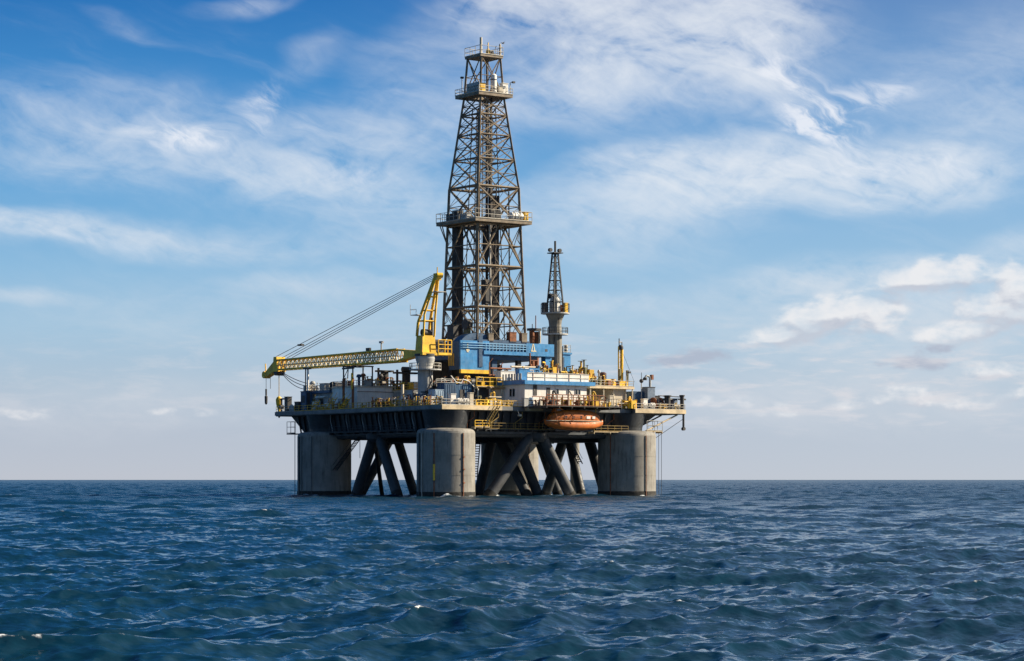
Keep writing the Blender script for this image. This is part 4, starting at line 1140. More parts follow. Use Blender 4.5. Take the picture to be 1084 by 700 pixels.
# drill floor: blue substructure
def build_substructure():
    t = thing('drill_floor', 'blue drill floor housing under the derrick with a railed blue gallery', 'building', (DU, DV, ZD))
    u0 = Upx(487.5, 14.5); v0 = 14.5
    u1 = Upx(518, v0)
    zb, zt = Zpx(391, u0, v0), Zpx(360, u0, v0)
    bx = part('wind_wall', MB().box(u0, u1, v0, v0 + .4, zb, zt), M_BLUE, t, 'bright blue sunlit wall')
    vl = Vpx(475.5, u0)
    part('wind_wall', MB().box(u0, u0 + .4, v0 + .41, vl, zb, zt - .2), M_NAVY, t, 'blue wall with its shade put into a navy colour')  # shade on this side put into a darker blue than the lit wall
    part('wall_trim', MB().box(u0 - .06, u1, v0 - .25, v0 + .3, zb - .75, zb - .003), M_YEL, bx)
    # rounded roof behind the wall
    hu = (u0 + .6, u1 - 2); pr = []
    n = 12; vs = []; fs = []
    for i in range(n + 1):
        a = math.pi * i / n
        vs += [(u0 + .6 + 4.2 - 4.2 * math.cos(a), v0 + .9, zt - .8 + 2.4 * math.sin(a)), (u0 + .6 + 4.2 - 4.2 * math.cos(a), vl - .3, zt - .8 + 2.4 * math.sin(a))]
    for i in range(n): fs.append((2 * i, 2 * i + 2, 2 * i + 3, 2 * i + 1))
    fs.append(tuple(2 * i for i in range(n, -1, -1))); fs.append(tuple(2 * i + 1 for i in range(n + 1)))
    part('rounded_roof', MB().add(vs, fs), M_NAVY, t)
    part('corner_post', MB().box(u1 - 2.6, u1 - 1.7, v0 - .15, v0 - .003, zb + .6, zt + .9), M_NAVY, bx)
    # vent grille on the shaded wall
    for k in range(3): part('grille', MB().box(u0 - .08, u0 - .003, v0 + 2.2 + k * .75, v0 + 2.65 + k * .75, zb + .8, zb + 3.2), M_RAILY, bx)
    # cream emblem: an upright with foot bars like a little derrick
    def emblem(px, py, s, par):
        cu_ = Upx(px, v0); cz = Zpx(py, cu_, v0)
        e = MB().box(cu_ - .13 * s, cu_ + .13 * s, v0 - .08, v0 - .03, cz - 1.0 * s, cz + 1.1 * s)
        e.box(cu_ - .5 * s, cu_ + .55 * s, v0 - .075, v0 - .03, cz - .75 * s, cz - .5 * s)
        e.box(cu_ - .32 * s, cu_ + .12 * s, v0 - .07, v0 - .03, cz + .15 * s, cz + .38 * s)
        e.box(cu_ - .3 * s, cu_ + .36 * s, v0 - .07, v0 - .03, cz - 1.15 * s, cz - 1.0 * s)
        part('emblem', e, M_TIMB, par)
    emblem(495, 368, .78, bx)
    # gallery to the right
    ug1 = Upx(585.5, v0)
    zg0, zg1 = Zpx(374, u1, v0), Zpx(371.5, u1, v0)
    part('gallery_floor', MB().box(u1 - 1.5, ug1, v0 - .3, v0 + 9.5, zg0 - .25, zg1), M_BLUE, t)
    ub = Upx(556.5, v0)
    pn = part('gallery_panel', MB().box(ub, ug1 + .05, v0 - .28, v0 - .05, zg0 - .2, zt - .15), M_BLUE, t)
    cu_ = Upx(563.5, v0); cz = Zpx(368.2, cu_, v0)
    e = MB()
    for s_ in (-1, 1): e.add([(cu_ + s_ * .5, v0 - .33, cz - .75), (cu_ + s_ * .28, v0 - .33, cz - .75), (cu_ - .02 + s_ * .02, v0 - .33, cz + .75), (cu_ + s_ * .14, v0 - .33, cz + .75),
                             (cu_ + s_ * .5, v0 - .285, cz - .75), (cu_ + s_ * .28, v0 - .285, cz - .75), (cu_ - .02 + s_ * .02, v0 - .285, cz + .75), (cu_ + s_ * .14, v0 - .285, cz + .75)],
                            [(0, 1, 2, 3), (7, 6, 5, 4), (0, 4, 5, 1), (1, 5, 6, 2), (2, 6, 7, 3), (3, 7, 4, 0)])
    e.box(cu_ - .55, cu_ + .75, v0 - .335, v0 - .282, cz - .80, cz - .62)
    part('emblem', e, M_TIMB, pn)
    part('panel_mark', MB().box(cu_ + 3, cu_ + 3.6, v0 - .31, v0 - .281, cz - .7, cz - .2), M_DARK, pn)
    rl = MB(); zt2 = zt - .5
    for k in (0.33, .66, 1.0): rl.tube((u0 + .3, v0 - .2, zg1 + (zt2 - zg1) * k), (ub, v0 - .2, zg1 + (zt2 - zg1) * k), .10, 6)
    part('gallery_railing', rl, mat('rail_blue', (0.16, 0.38, 0.60), .5, var=.2, rust=.2), t)
    p0 = None
    n = 12
    for k in range(n + 1):
        q = Vector((u1 - 1 + (ub - u1 + 1) * k / n, v0 - .2, zg1))
        if p0 is None: p0 = part('post', MB().tube(q, q + Vector((0, 0, zt2 - zg1)), .11, 6), MATS['rail_blue'], t); q0 = q
        else: clone(p0, t, q - q0)
    # floor slab that carries the derrick and legs to the main deck
    part('floor_slab', MB().box(u0 + 1, DU + 8.5, v0 + .6, DV + 9, zg0 - 1.2, zg0 - .3), M_NAVY, t)
    part('rotary_floor', MB().box(DU - 5.25, DU + 5.25, DV - 5.25, DV + 5.25, 30.6, 31.15), M_DARK, t)
    part('derrick_footing', MB().box(DU - 6.6, DU - 5.3, DV - 5.28, DV + 5.28, zg0 - .3, 31.0), M_NAVY, t)
    part('derrick_footing', MB().box(DU + 5.3, DU + 6.6, DV - 5.28, DV + 5.28, zg0 - .3, 31.0), M_NAVY, t)
    part('derrick_footing', MB().box(DU - 6.6, DU + 6.6, DV - 6.6, DV - 5.3, zg0 - .3, 31.0).box(DU - 6.6, DU + 6.6, DV + 5.3, DV + 6.6, zg0 - .3, 31.0), M_NAVY, t)
    part('dark_backing', MB().box(u0 + 2, DU + 9, DV + 7, DV + 7.4, ZD, zg0), M_DARK, t)  # dark wall added to darken the interior behind the opening
    for (px, v, w, m) in ((577.5, 14.6, 1.5, M_BLUE), (521, 15.5, 1.2, M_NAVY), (548, 15.4, .9, M_DARK)):
        uu = Upx(px, v)
        part('support_column', MB().box(uu, uu + w, v, v + w, ZD, zg0 - .26), m, t)
    for (px, v) in ((478, 24), (560, 30)):
        uu = Upx(px, v); part('support_column', MB().box(uu, uu + 1.4, v, v + 1.4, ZD, zg0 - 1.2), M_DARK, t)
    part('inner_machinery', MB().box(u1 + 1, u1 + 6, v0 + 4, v0 + 8, ZD, zg0 - 2), M_DARK, t)
    part('inner_pipe', MB().path([(u1 + .5, v0 + 1, 24), (u1 + 11, v0 + 1, 24), (u1 + 11, v0 + 1, 27)], .2, 8), M_RUST, t)
    # right blue annex behind the grey tower
    return (u0, u1, v0, zb, zt, vl, zg0, ug1)
SUB = build_substructure()
ua_ = Upx(589, 27.5)
def annex():
    v = 29.0; a, b = Upx(590, v), Upx(604, v)
    t = thing('deck_house', 'bright blue tower house right behind the grey crane pedestal', 'building', (a, v, ZD))
    part('wall', MB().box(a, b, v, v + 5, ZD, Zpx(375, a, v)), M_BLUE, t)
    part('roof', MB().box(a - .15, b + .25, v - .2, v + 5.2, Zpx(375, a, v) + .003, Zpx(373, a, v)), M_BLUE, t)
    part('door_recess', MB().box(a + .9, a + 1.8, v - .06, v - .003, Zpx(392, a, v), Zpx(378, a, v)), M_NAVY, t)
    railing([(a, v, Zpx(373, a, v)), (b, v, Zpx(373, a, v))], 'pale railing on the blue tower house roof', M_RAILW, h=1.6)
    tank('air_bottle', 'cream bottle standing on the blue tower house roof', 'tank', (b - .6, v + .8, Zpx(373, a, v)), (b - .6, v + .8, Zpx(365, a, v)), .35, M_CREAM)
annex()

# ------------------------------------------------------------------ equipment on deck
def Pz(px, u=None, v=None):
    return (Upx(px, v), v) if v is not None else (u, Vpx(px, u))
def bollard(label, u, v, z, h, r, m):
    t = thing('bollard', label, 'bollard', (u, v, z))
    part('stem', MB().lathe(u, v, [(r * 1.3, z), (r * 1.3, z + .15), (r, z + .2), (r, z + h - .3), (r * 1.35, z + h - .25), (r * 1.35, z + h)], 14), m, t)
    part('cross_bar', MB().tube((u - r * 2.2, v, z + h * .72), (u + r * 2.2, v, z + h * .72), r * .4, 8), m, t)
    return t
def vent(label, u, v, z, h, r, m, cap=None):
    t = thing('roof_vent', label, 'vent', (u, v, z))
    part('pipe', MB().tube((u, v, z), (u, v, z + h), r, 12), m, t)
    part('cowl', MB().lathe(u, v, [(r * 1.9, z + h - .25), (r * 2.0, z + h), (r * 1.2, z + h + .35), (0, z + h + .4)], 14), cap or m, t)
    return t
def manifold(name, label, cat, u, v, z, su, sv, h, ms, seed, n=9, rod=0.09):
    """skid of pipes, risers and hand wheels"""
    rng = random.Random(seed)
    t = thing(name, label, cat, (u, v, z))
    part('skid', MB().box(u - su / 2, u + su / 2, v - sv / 2, v + sv / 2, z, z + .15), M_DARK, t)
    for i in range(n):
        m = ms[i % len(ms)]
        a = u - su / 2 + su * (i + .5) / n if su >= sv else u + (rng.random() - .5) * su
        b = v + (rng.random() - .5) * sv if su >= sv else v - sv / 2 + sv * (i + .5) / n
        hh = h * (.45 + .55 * rng.random())
        r = rod * (.7 + .8 * rng.random())
        k = rng.random()
        if k < .45:
            part('riser', MB().path([(a, b, z + .15), (a, b, z + hh), (a + (rng.random() - .5) * su * .4, b + (rng.random() - .5) * sv * .4, z + hh)], r, 6), m, t)
        elif k < .75:
            vv = part('valve', MB().lathe(a, b, [(r * 1.6, z + .15), (r * 1.6, z + hh * .4), (r * 3.0, z + hh * .45), (r * 3.0, z + hh * .7), (r, z + hh * .75), (r, z + hh)], 10), m, t)
            part('hand_wheel', MB().ring(a, b, r * 2.0, r * 3.2, z + hh, z + hh + .07, 10), ms[(i + 1) % len(ms)], vv)
        else:
            part('casing', MB().box(a - r * 2.6, a + r * 2.6, b - r * 2.6, b + r * 2.6, z + .15, z + hh * .7), m, t)
    if su >= sv: part('header', MB().tube((u - su / 2, v, z + h * .3), (u + su / 2, v, z + h * .3), rod * 1.3, 8).tube((u - su / 2, v - sv * .3, z + h * .6), (u + su / 2, v - sv * .3, z + h * .6), rod, 8), ms[0], t)
    else: part('header', MB().tube((u, v - sv / 2, z + h * .3), (u, v + sv / 2, z + h * .3), rod * 1.3, 8).tube((u - su * .3, v - sv / 2, z + h * .6), (u - su * .3, v + sv / 2, z + h * .6), rod, 8), ms[0], t)
    return t
def reel(label, u, v, z, r, w, m, cat='cable reel'):
    t = thing('cable_reel', label, cat, (u, v, z))
    part('drum', MB().tube((u - w / 2, v, z + r), (u + w / 2, v, z + r), r * .7, 18), M_CABLE, t)
    for s_ in (-1, 1): part('flange', MB().tube((u + s_ * w / 2 - .06, v, z + r), (u + s_ * w / 2 + .06, v, z + r), r, 18), m, t)
    part('cradle', MB().box(u - w / 2 - .2, u - w / 2 - .08, v - r, v + r, z, z + .3).box(u + w / 2 + .08, u + w / 2 + .2, v - r, v + r, z, z + .3), M_DARK, t)
    return t
def canister(label, u, v, z, m=None):
    """life raft canister: white drum lying on a cradle"""
    m = m or M_WHITE
    t = thing('life_raft_canister', label, 'life raft', (u, v, z))
    part('cradle', MB().box(u - .45, u + .45, v - .35, v + .35, z, z + .5), M_GREYP, t)
    part('shell', MB().tube((u - .45, v, z + .95), (u + .45, v, z + .95), .46, 18).tube((u - .6, v, z + .95), (u - .45, v, z + .95), .28, 18, r2=.46).tube((u + .45, v, z + .95), (u + .6, v, z + .95), .46, 18, r2=.28), m, t)
    part('strap', MB().tube((u - .22, v, z + .95), (u - .14, v, z + .95), .48, 18).tube((u + .14, v, z + .95), (u + .22, v, z + .95), .48, 18), M_DARK, t)
    return t
def container(label, u, v, z, su, sv, sz, m, cat='container'):
    t = thing('container', label, cat, (u, v, z))
    part('body', MB().box(u - su / 2, u + su / 2, v - sv / 2, v + sv / 2, z + .1, z + sz), m, t)
    rb = MB()
    n = int(su / .45)
    for k in range(n): rb.box(u - su / 2 + su * (k + .35) / n, u - su / 2 + su * (k + .65) / n, v - sv / 2 - .06, v - sv / 2 - .003, z + .25, z + sz - .2)
    part('corrugation', rb, m, t)
    dr = part('door', MB().box(u - su / 2 - .06, u - su / 2 - .003, v - sv * .42, v + sv * .42, z + .2, z + sz - .2), m, t)
    part('lock_bar', MB().tube((u - su / 2 - .1, v, z + .2), (u - su / 2 - .1, v, z + sz - .2), .05, 6), M_GREYP, dr)
    part('roof_edge', MB().box(u - su / 2 - .07, u + su / 2 + .07, v - sv / 2 - .07, v + sv / 2 + .07, z + sz, z + sz + .1), m, t)
    return t

# --- far left tip
u, v = Pz(305, u=-1.6); box_unit('tall_locker', 'tall dark locker standing at the far left tip of the deck', 'locker', u, v, ZD, 1.0, 1.3, 3.1, M_DARK)
u, v = Pz(298, u=-1.6)
t = thing('davit', 'dark bent arm davit at the very left end of the deck', 'davit', (u, v, ZD))
part('post', MB().tube((u, v, ZD), (u, v, ZD + 2.9), .22, 8), M_DARK, t); part('arm', MB().tube((u, v + .6, ZD + 2.8), (u, v - 2.2, ZD + 2.8), .16, 8), M_DARK, t)
part('winch', MB().tube((u - .4, v, ZD + 1.2), (u + .4, v, ZD + 1.2), .4, 12), M_DARK, t)
u, v = Pz(316.5, u=-.8); box_unit('winch_motor', 'squat dark winch beside the navy tower block on the left deck', 'winch', u, v, ZD, 1.2, 1.6, 2.0, M_DARK)
u, v = Pz(311, u=-1.2); reel('low reel between the tall locker and the squat winch', u, v, ZD, .8, 1.0, M_GREYP)
u, v = Pz(324.5, u=-.2); NB = box_unit('tower_block', 'upright navy block at the left end of the deck house', 'equipment tower', u, v, ZD, 1.6, 2.0, 4.1, M_NAVY, detail=M_DARK)
t = thing('boom_rest_post', 'pale upright boom rest post on the navy block under the boom', 'post', (u, v, ZD + 4.25))
part('post', MB().tube((u + .2, v - .2, ZD + 4.25), (u + .2, v - .2, Zpx(389, u, v)), .22, 8), M_WHITE, t)
part('post', MB().tube((u + .2, v + .7, ZD + 4.25), (u + .2, v + .7, Zpx(389, u, v)), .13, 8), M_BRACE, t)
part('head', MB().box(u - .3, u + .8, v - .6, v + 1.0, Zpx(391, u, v), Zpx(389.5, u, v)), M_BRACE, t)
# slack cables from the boom head to the roof
for (lab, z1, sag) in (('upper slack cable drooping from the boom head to the left roof', 22.8, .5), ('lower slack cable drooping from the boom head to the left roof', 22.2, 1.6), ('middle slack cable drooping from the boom head to the left roof', 22.5, 1.0)):
    a = Vector((2.6, 65.5, 26.2)); b = Vector((2.0, 50.5, z1)); mb = MB(); pts = []
    for k in range(13):
        q = a + (b - a) * (k / 12); q.z -= sag * 4 * (k / 12) * (1 - k / 12); pts.append(q)
    solo('slack_cable', lab, 'cable', tuple(b), mb.path(pts, .075, 6), M_CABLE)

# --- in front of the shaded left wall
def yl(px0, px1, lab, u=-1.6, z1=2.6):
    a = (u, Vpx(px0, u), ZD); b = (u, Vpx(px1, u), ZD + z1)
    stair(lab, a, b, 1.0, M_YEL, True)
yl(329, 334, 'short bright yellow stair at the left end of the shaded wall', z1=2.2)
yl(345, 352.5, 'bright yellow slanting stair at the middle of the shaded wall')
yl(358, 367, 'rusty yellow slanting stair just left of the boom rest frame', z1=2.4)
u, v = Pz(340, u=-1.0); manifold('pipe_manifold', 'grey and rust pipe rack between the two left yellow stairs', 'pipework', u, v, ZD, 1.4, 5.2, 1.7, [M_GREYP, M_RUST, M_RAILY], 3, 10)
u, v = Pz(356, u=-.8); manifold('pipe_manifold', 'rusty pipe rack right of the middle yellow stair', 'pipework', u, v, ZD, 1.2, 3.8, 1.9, [M_RUST, M_GREYP, M_RAILY], 5, 9)
u, v = Pz(384, u=-1.4); manifold('pipe_manifold', 'small cream valve group before the sunlit house corner', 'pipework', u, v, ZD, 1.0, 2.6, 1.2, [M_CREAM, M_RAILY, M_RUST], 6, 6)
u, v = Pz(348, u=-.3); box_unit('equipment_box', 'white box glimpsed in the shade before the left deck house', 'equipment box', u, v, ZD, 1.0, 1.3, 1.4, M_WHITE)

# boom rest frame
def boom_rest():
    u = -.6; va, vb = Vpx(363.7, u), Vpx(373.5, u)
    zt = Zpx(387.5, u, va); zo = Zpx(401, u, va)
    t = thing('boom_rest', 'tall open frame of two rusty posts propping up the crane boom', 'boom rest', (u, va, ZD))
    for v_ in (va, vb):
        p = part('post', MB().tube((u, v_, ZD), (u, v_, zo), .26, 8), M_RUST, t)
        part('upper_post', MB().tube((u, v_, zo), (u, v_, zt), .15, 8), M_BRACE, p)
        part('post', MB().tube((u + 4.6, v_, 21.9), (u + 4.6, v_, zt), .15, 8), M_BRACE, t)
        part('cross_beam', MB().box(u - .2, u + 4.8, v_ - .15, v_ + .15, zt - .25, zt), M_BRACE, t)
    part('cross_beam', MB().box(u - .2, u + .2, min(va, vb) - .3, max(va, vb) + .3, zt - .7, zt - .35), M_BRACE, t)
    part('brace', MB().tube((u, va, zo), (u, (va + vb) / 2, zt - .6), .08, 6).tube((u, (va + vb) / 2, zt - .6), (u, (va + vb) / 2 + .2, zo), .10, 6), M_BRACE, t)
    part('ladder', MB().path([(u - .2, vb, ZD + 4), (u - .2, vb, zo + 1)], .2, 6), M_YEL, t)
boom_rest()
# --- roofs of the left house
def roof(px, u=None, v=None): return Pz(px, u=u, v=v)
rz = 21.37
for i, (px, h, m, lab) in enumerate(((331, 1.9, M_GREYP, 'mushroom vent at the left end of the dark roof'), (352, 1.5, M_DARK, 'dark mushroom vent at the right end of the dark roof'), (341, 1.2, M_RUST, 'rusty mushroom vent at the middle of the dark roof'))):
    u, v = Pz(px, u=3.0); vent(lab, u, v, rz, h, .3, m)
u, v = Pz(334, u=2.0); manifold('pipe_manifold', 'grey and brown pipe group on the dark roof near its left end', 'pipework', u, v, rz, 1.6, 3.2, 1.7, [M_GREYP, M_CREAM, M_RUST], 8, 8)
u, v = Pz(345, u=2.4); box_unit('air_unit', 'grey air unit on the middle of the dark left roof', 'air unit', u, v, rz, 1.6, 2.2, 1.5, M_GREYP)
u, v = Pz(356, u=3.4); box_unit('air_unit', 'dark air unit on the dark left roof beside the boom rest', 'air unit', u, v, rz, 1.6, 2.0, 1.6, M_DARK)
rz = 21.97
for px, v, h, m, lab in ((380, 33.5, 2.0, M_NAVY, 'thin navy vent at the left corner of the white roof'), (384.5, 33.6, 2.2, M_RUST, 'brown vent near the left corner of the white roof'), (403, 34.0, 2.2, M_DARK, 'dark vent near the right end of the white roof')):
    u, v = Pz(px, v=v); vent(lab, u, v, rz, h, .28, m)
u, v = Pz(394, v=34); manifold('pipe_manifold', 'yellow brown pipe group in the middle of the white roof', 'pipework', u, v, rz, 3.6, 1.6, 2.2, [M_RAILY, M_RUST, M_CREAM], 12, 11)
u, v = Pz(400, v=36)
def gallows(lab, u, v, z, h, w, m):
    t = thing('vent_hood', lab, 'vent hood', (u, v, z))
    part('stack', MB().box(u - .6, u + .6, v - .6, v + .6, z, z + h), m, t); part('hood', MB().box(u - w / 2, u + w / 2, v - .8, v + .8, z + h + .003, z + h + .35), m, t)
    part('side_pipe', MB().tube((u - w * .4, v, z), (u - w * .4, v, z + h + .8), .25, 8), m, t)
    return t
gallows('dark flat hood on a stack above the right end of the white roof', Upx(407, 36), 36, rz, 3.1, 3.6, M_DARK)
gallows('wide dark flat hood left of the crane pedestal', 12.0, Vpx(430, 12), 21.2, 3.4, 5.4, M_DARK)
part('motor', MB().tube((11.1, Vpx(430, 12), 25.5), (12.9, Vpx(430, 12), 25.5), .55, 12), M_DARK, [o for o in bpy.data.objects if o.get('label', '').startswith('wide dark flat hood')][0])
u, v = Pz(430, u=10.6); manifold('pipe_manifold', 'yellow and rust pipework heap on the shed roof beside the crane pedestal', 'pipework', u, v, 21.2, 2.0, 6.4, 2.3, [M_YEL, M_RUST, M_CREAM, M_DARK], 14, 16, .12)
u, v = Pz(414, v=34); manifold('pipe_manifold', 'rusty pipework at the right end of the white house roof', 'pipework', u, v, 21.97, 4.0, 2.0, 2.0, [M_RUST, M_CREAM, M_RAILY], 15, 11, .11)
u, v = Pz(389, v=33.2); box_unit('equipment_box', 'grey box on the white roof between brown vent and pipe group', 'equipment box', u, v, rz, 1.4, 1.0, 1.1, M_GREYP)

# --- deck strip before the white house, shed and pedestal (px 395..470)
seq = [(399, 'rusty valve group before the dark doors of the white house', [M_RUST, M_RAILY, M_DARK], 21, 2.2), (410, 'dark and yellow valve group left of the two small windows', [M_RAILY, M_DARK, M_RUST], 22, 1.9),
       (421, 'cream and yellow pipe group below the two small windows', [M_CREAM, M_RAILY, M_RUST], 23, 2.6), (432, 'rusty pipe group left of the crane pedestal foot', [M_RUST, M_RAILY, M_GREYP], 24, 2.4),
       (443, 'grey and yellow pipe group at the crane pedestal foot', [M_GREYP, M_RAILY, M_NAVY], 25, 1.9), (453, 'pale pipe group right of the crane pedestal foot', [M_WHITE, M_RAILY, M_RUST], 26, 2.0),
       (463, 'yellow and white pipe group near the front corner', [M_RAILY, M_WHITE, M_DARK], 27, 2.0)]
for px, lab, ms, sd_, h in seq:
    u, v = Pz(px, u=-1.5); manifold('pipe_manifold', lab, 'pipework', u, v, ZD, 1.1, 2.9, h, ms, sd_, 8)
u, v = Pz(426, u=1.5); t = thing('riser_post', 'tall cream post at the right end of the white house', 'post', (u, v, ZD)); part('pipe', MB().tube((u, v, ZD), (u, v, ZD + 4.6), .3, 8), M_CREAM, t); part('flange', MB().tube((u, v, ZD + 2.2), (u, v, ZD + 2.45), .5, 10), M_RUST, t)
u, v = Pz(437, u=2.2); box_unit('equipment_box', 'grey cabinet close to the left of the crane pedestal', 'equipment box', u, v, ZD, 1.6, 1.8, 3.2, M_GREYP, detail=M_DARK)
u, v = Pz(446, u=0.6); box_unit('equipment_box', 'navy cabinet at the shaded foot of the crane pedestal', 'equipment box', u, v, ZD, 1.4, 1.6, 2.4, M_NAVY)
u, v = Pz(455, v=8.4); t = solo('pedestal_step', 'dark climbing bracket on the lit side of the crane pedestal', 'bracket', (u, v, 20.3), MB().tube((u - .6, v, 20.3), (u + .5, v, 22.2), .18, 6).tube((u + .5, v, 22.2), (u + .2, v, 23.2), .15, 6).tube((u - .9, v, 20.2), (u + .6, v, 20.9), .2, 6).box(u - .9, u + .7, v + .1, v + 1.8, 20.0, 20.2), M_DARK)
# --- containers right of pedestal
u, v = Pz(463, v=7.0); container('pale blue container just right of the crane pedestal foot', u, v, ZD, 2.6, 2.4, 3.2, mat('pale_blue', (.30, .40, .50), .5, var=.2, rust=.2, streak=.3))
u, v = Pz(472.5, v=7.0); container('navy container right of the pale blue one', u, v, ZD, 2.6, 2.6, 4.5, M_NAVY)
u, v = Pz(488, v=7.6); t = container('blue navy container with a dark door and cables over its roof', u, v, ZD, 4.4, 2.6, 4.4, mat('mid_navy', (.045, .12, .22), .5, var=.25, rust=.2, streak=.3)); door(t, u - 1.2, u - .1, v - 1.37, ZD + .2, 3.2, M_DARK)
mb = MB().path([(u - 3.4, v - 1.5, 23.2), (u - 2.2, v - 1.5, 22.0), (u - 1.0, v - 1.5, 21.8), (u - .6, v - 1.5, 22.6), (u + .8, v - 1.5, 22.2), (u + 2.0, v - 1.5, 21.2), (u + 2.2, v - 1.5, 20.2)], .09, 6)
solo('cable', 'white looping cable draped over the blue navy container', 'cable', (u, v - 1.5, 21.8), mb, M_WHITE)
u, v = Pz(503, v=7.5); container('dark grey container left of the yellow railed platform post', u, v, ZD, 3.4, 2.6, 4.2, M_DARK)
# canisters and white drums by the front corner
for px, lab in ((486, 'white life raft canister right of the bright white upright locker'), (493, 'white life raft canister left of the cream upright locker')):
    u, v = Pz(px, v=-2.2); canister(lab, u, v, ZD)
u, v = Pz(478.5, v=-1.4); box_unit('storage_locker', 'bright white upright locker at the front corner of the deck', 'locker', u, v, ZD, 1.1, 1.0, 2.1, M_WHITE)
u, v = Pz(498, v=-1.4); box_unit('storage_locker', 'cream upright locker left of the bright yellow railing', 'locker', u, v, ZD, .8, .9, 2.4, M_CREAM)
u, v = Pz(467.5, v=-.6); tank('drum', 'cream upright drum by the railing left of the white locker', 'drum', (u, v, ZD), (u, v, ZD + 1.5), .45, M_CREAM)
u, v = Pz(509, v=-.8); manifold('pipe_manifold', 'olive machinery behind the bright yellow railing', 'pipework', u, v, ZD, 4.2, 1.6, 1.9, [M_GREEN, M_YEL, M_DARK], 31, 11, .12)
u, v = Pz(523, v=-.6); manifold('christmas_tree', 'yellow and white valve tree at the right end of the bright yellow railing', 'valve tree', u, v, ZD, 2.8, 1.4, 3.0, [M_CREAM, M_RAILY, M_YEL], 32, 7, .12)

# --- second level between crane and quarters
z2 = Zpx(408.5, 6, 6.5)
walkway('upper_walkway', 'cream edged platform above the dark container, left of the quarters', (Upx(504, 5.5), Upx(533, 5.5)), z2, (5.0, 9.5), M_EDGE, 'u')
for px in (518.5, 531, 506): 
    u, v = Pz(px, v=5.2); solo('support_post', {518.5: 'cream post under the middle of the cream edged platform', 531: 'cream post under the right end of the cream edged platform', 506: 'cream post under the left end of the cream edged platform'}[px], 'post', (u, v, ZD), MB().tube((u, v, ZD), (u, v, z2 - .46), .15, 8).box(u - .3, u + .3, v - .3, v + .3, ZD, ZD + .1), M_CREAM)
railing([(Upx(504.5, 5.1), 5.1, z2), (Upx(532.5, 5.1), 5.1, z2)], 'bright yellow railing on the cream edged platform left of the quarters', M_YEL, h=1.7, r=.075)
walkway('upper_walkway', 'dark walkway between crane pedestal and cream edged platform', (Upx(462, 9.5), Upx(503.5, 9.5)), z2 - .1, (9.0, 12.5), M_DARK, 'u')
railing([(Upx(462, 9.1), 9.1, z2 - .1), (Upx(503, 9.1), 9.1, z2 - .1)], 'rusty railing on the dark walkway right of the crane pedestal', M_RAILW, h=1.5)
u, v = Pz(490, v=10.0); manifold('pipe_manifold', 'orange and yellow pipework under the blue wall left corner', 'pipework', u, v, z2, 3.4, 1.2, 2.2, [M_YEL, M_RUST, M_RAILY], 41, 12, .13)
u, v = Pz(470, v=10.2); manifold('pipe_manifold', 'grey pipework on the dark walkway right of the crane pedestal', 'pipework', u, v, z2, 4.4, 1.2, 1.9, [M_GREYP, M_RUST, M_DARK], 42, 12)
u, v = Pz(500, v=10.4); reel('dark hose reel under the yellow trim of the blue wall', u, v, z2, 1.0, 1.6, M_DARK, 'hose reel')
u, v = Pz(512, v=8.0); manifold('pipe_manifold', 'dark and cream machinery at the left of the cream edged platform', 'pipework', u, v, z2, 3.6, 1.6, 2.2, [M_DARK, M_CREAM, M_YEL], 43, 10, .14)
u, v = Pz(522, v=8.2); box_unit('generator', 'dark olive generator on the cream edged platform', 'generator', u, v, z2, 2.8, 2.0, 1.9, M_GREEN, M_DARK, detail=M_DARK)
u, v = Pz(530, v=7.4); reel('small reel at the right end of the cream edged platform', u, v, z2, .7, .8, M_CREAM)
u, v = Pz(535.5, v=6.5); box_unit('equipment_box', 'white box with a flat lid where the platform meets the quarters roof', 'equipment box', u, v, 22.4, 3.8, 2.0, 1.9, M_WHITE)
for px, h, lab in ((518, 5.0, 'thin pole under the blue wall right edge'), (529, 4.2, 'thin brown pole before the dark opening')):
    u, v = Pz(px, v=12); solo('pole', lab, 'pole', (u, v, ZD), MB().tube((u, v, ZD), (u, v, z2 + h), .11, 6).tube((u, v, z2 + h), (u + .8, v, z2 + h + .9), .08, 6).box(u - .2, u + .2, v - .2, v + .2, ZD, ZD + .08), M_RUST)

# --- roof of the quarters and pipe bridges under the blue gallery
qz = 22.36
u, v = Pz(562, v=4); manifold('pipe_manifold', 'blue and grey pipework on the quarters roof left part', 'pipework', u, v, qz, 5.0, 2.0, 3.2, [M_BLUE, M_GREYP, M_CREAM, M_RAILY], 51, 13, .13)
u, v = Pz(580, v=5); manifold('pipe_manifold', 'yellow and dark pipework at the foot of the grey crane pedestal', 'pipework', u, v, qz, 5.0, 2.4, 4.4, [M_RAILY, M_DARK, M_RUST, M_YEL], 52, 18, .13)
u, v = Pz(600, v=5); manifold('pipe_manifold', 'yellow and olive pipework on the quarters roof right part', 'pipework', u, v, qz, 5.0, 2.4, 3.6, [M_YEL, M_GREEN, M_RAILY, M_DARK], 53, 16, .13)
u, v = Pz(617, v=5); manifold('pipe_manifold', 'dark olive valve stack at the right end of the quarters roof', 'pipework', u, v, 21.8, 2.2, 2.2, 5.2, [M_GREEN, M_DARK, M_RAILY], 54, 12, .15)
u, v = Pz(625, v=3); manifold('pipe_manifold', 'yellow valve group where the quarters meet the railed flat roof', 'pipework', u, v, 21.75, 2.4, 1.6, 2.8, [M_YEL, M_RUST, M_RAILY], 55, 9, .13)
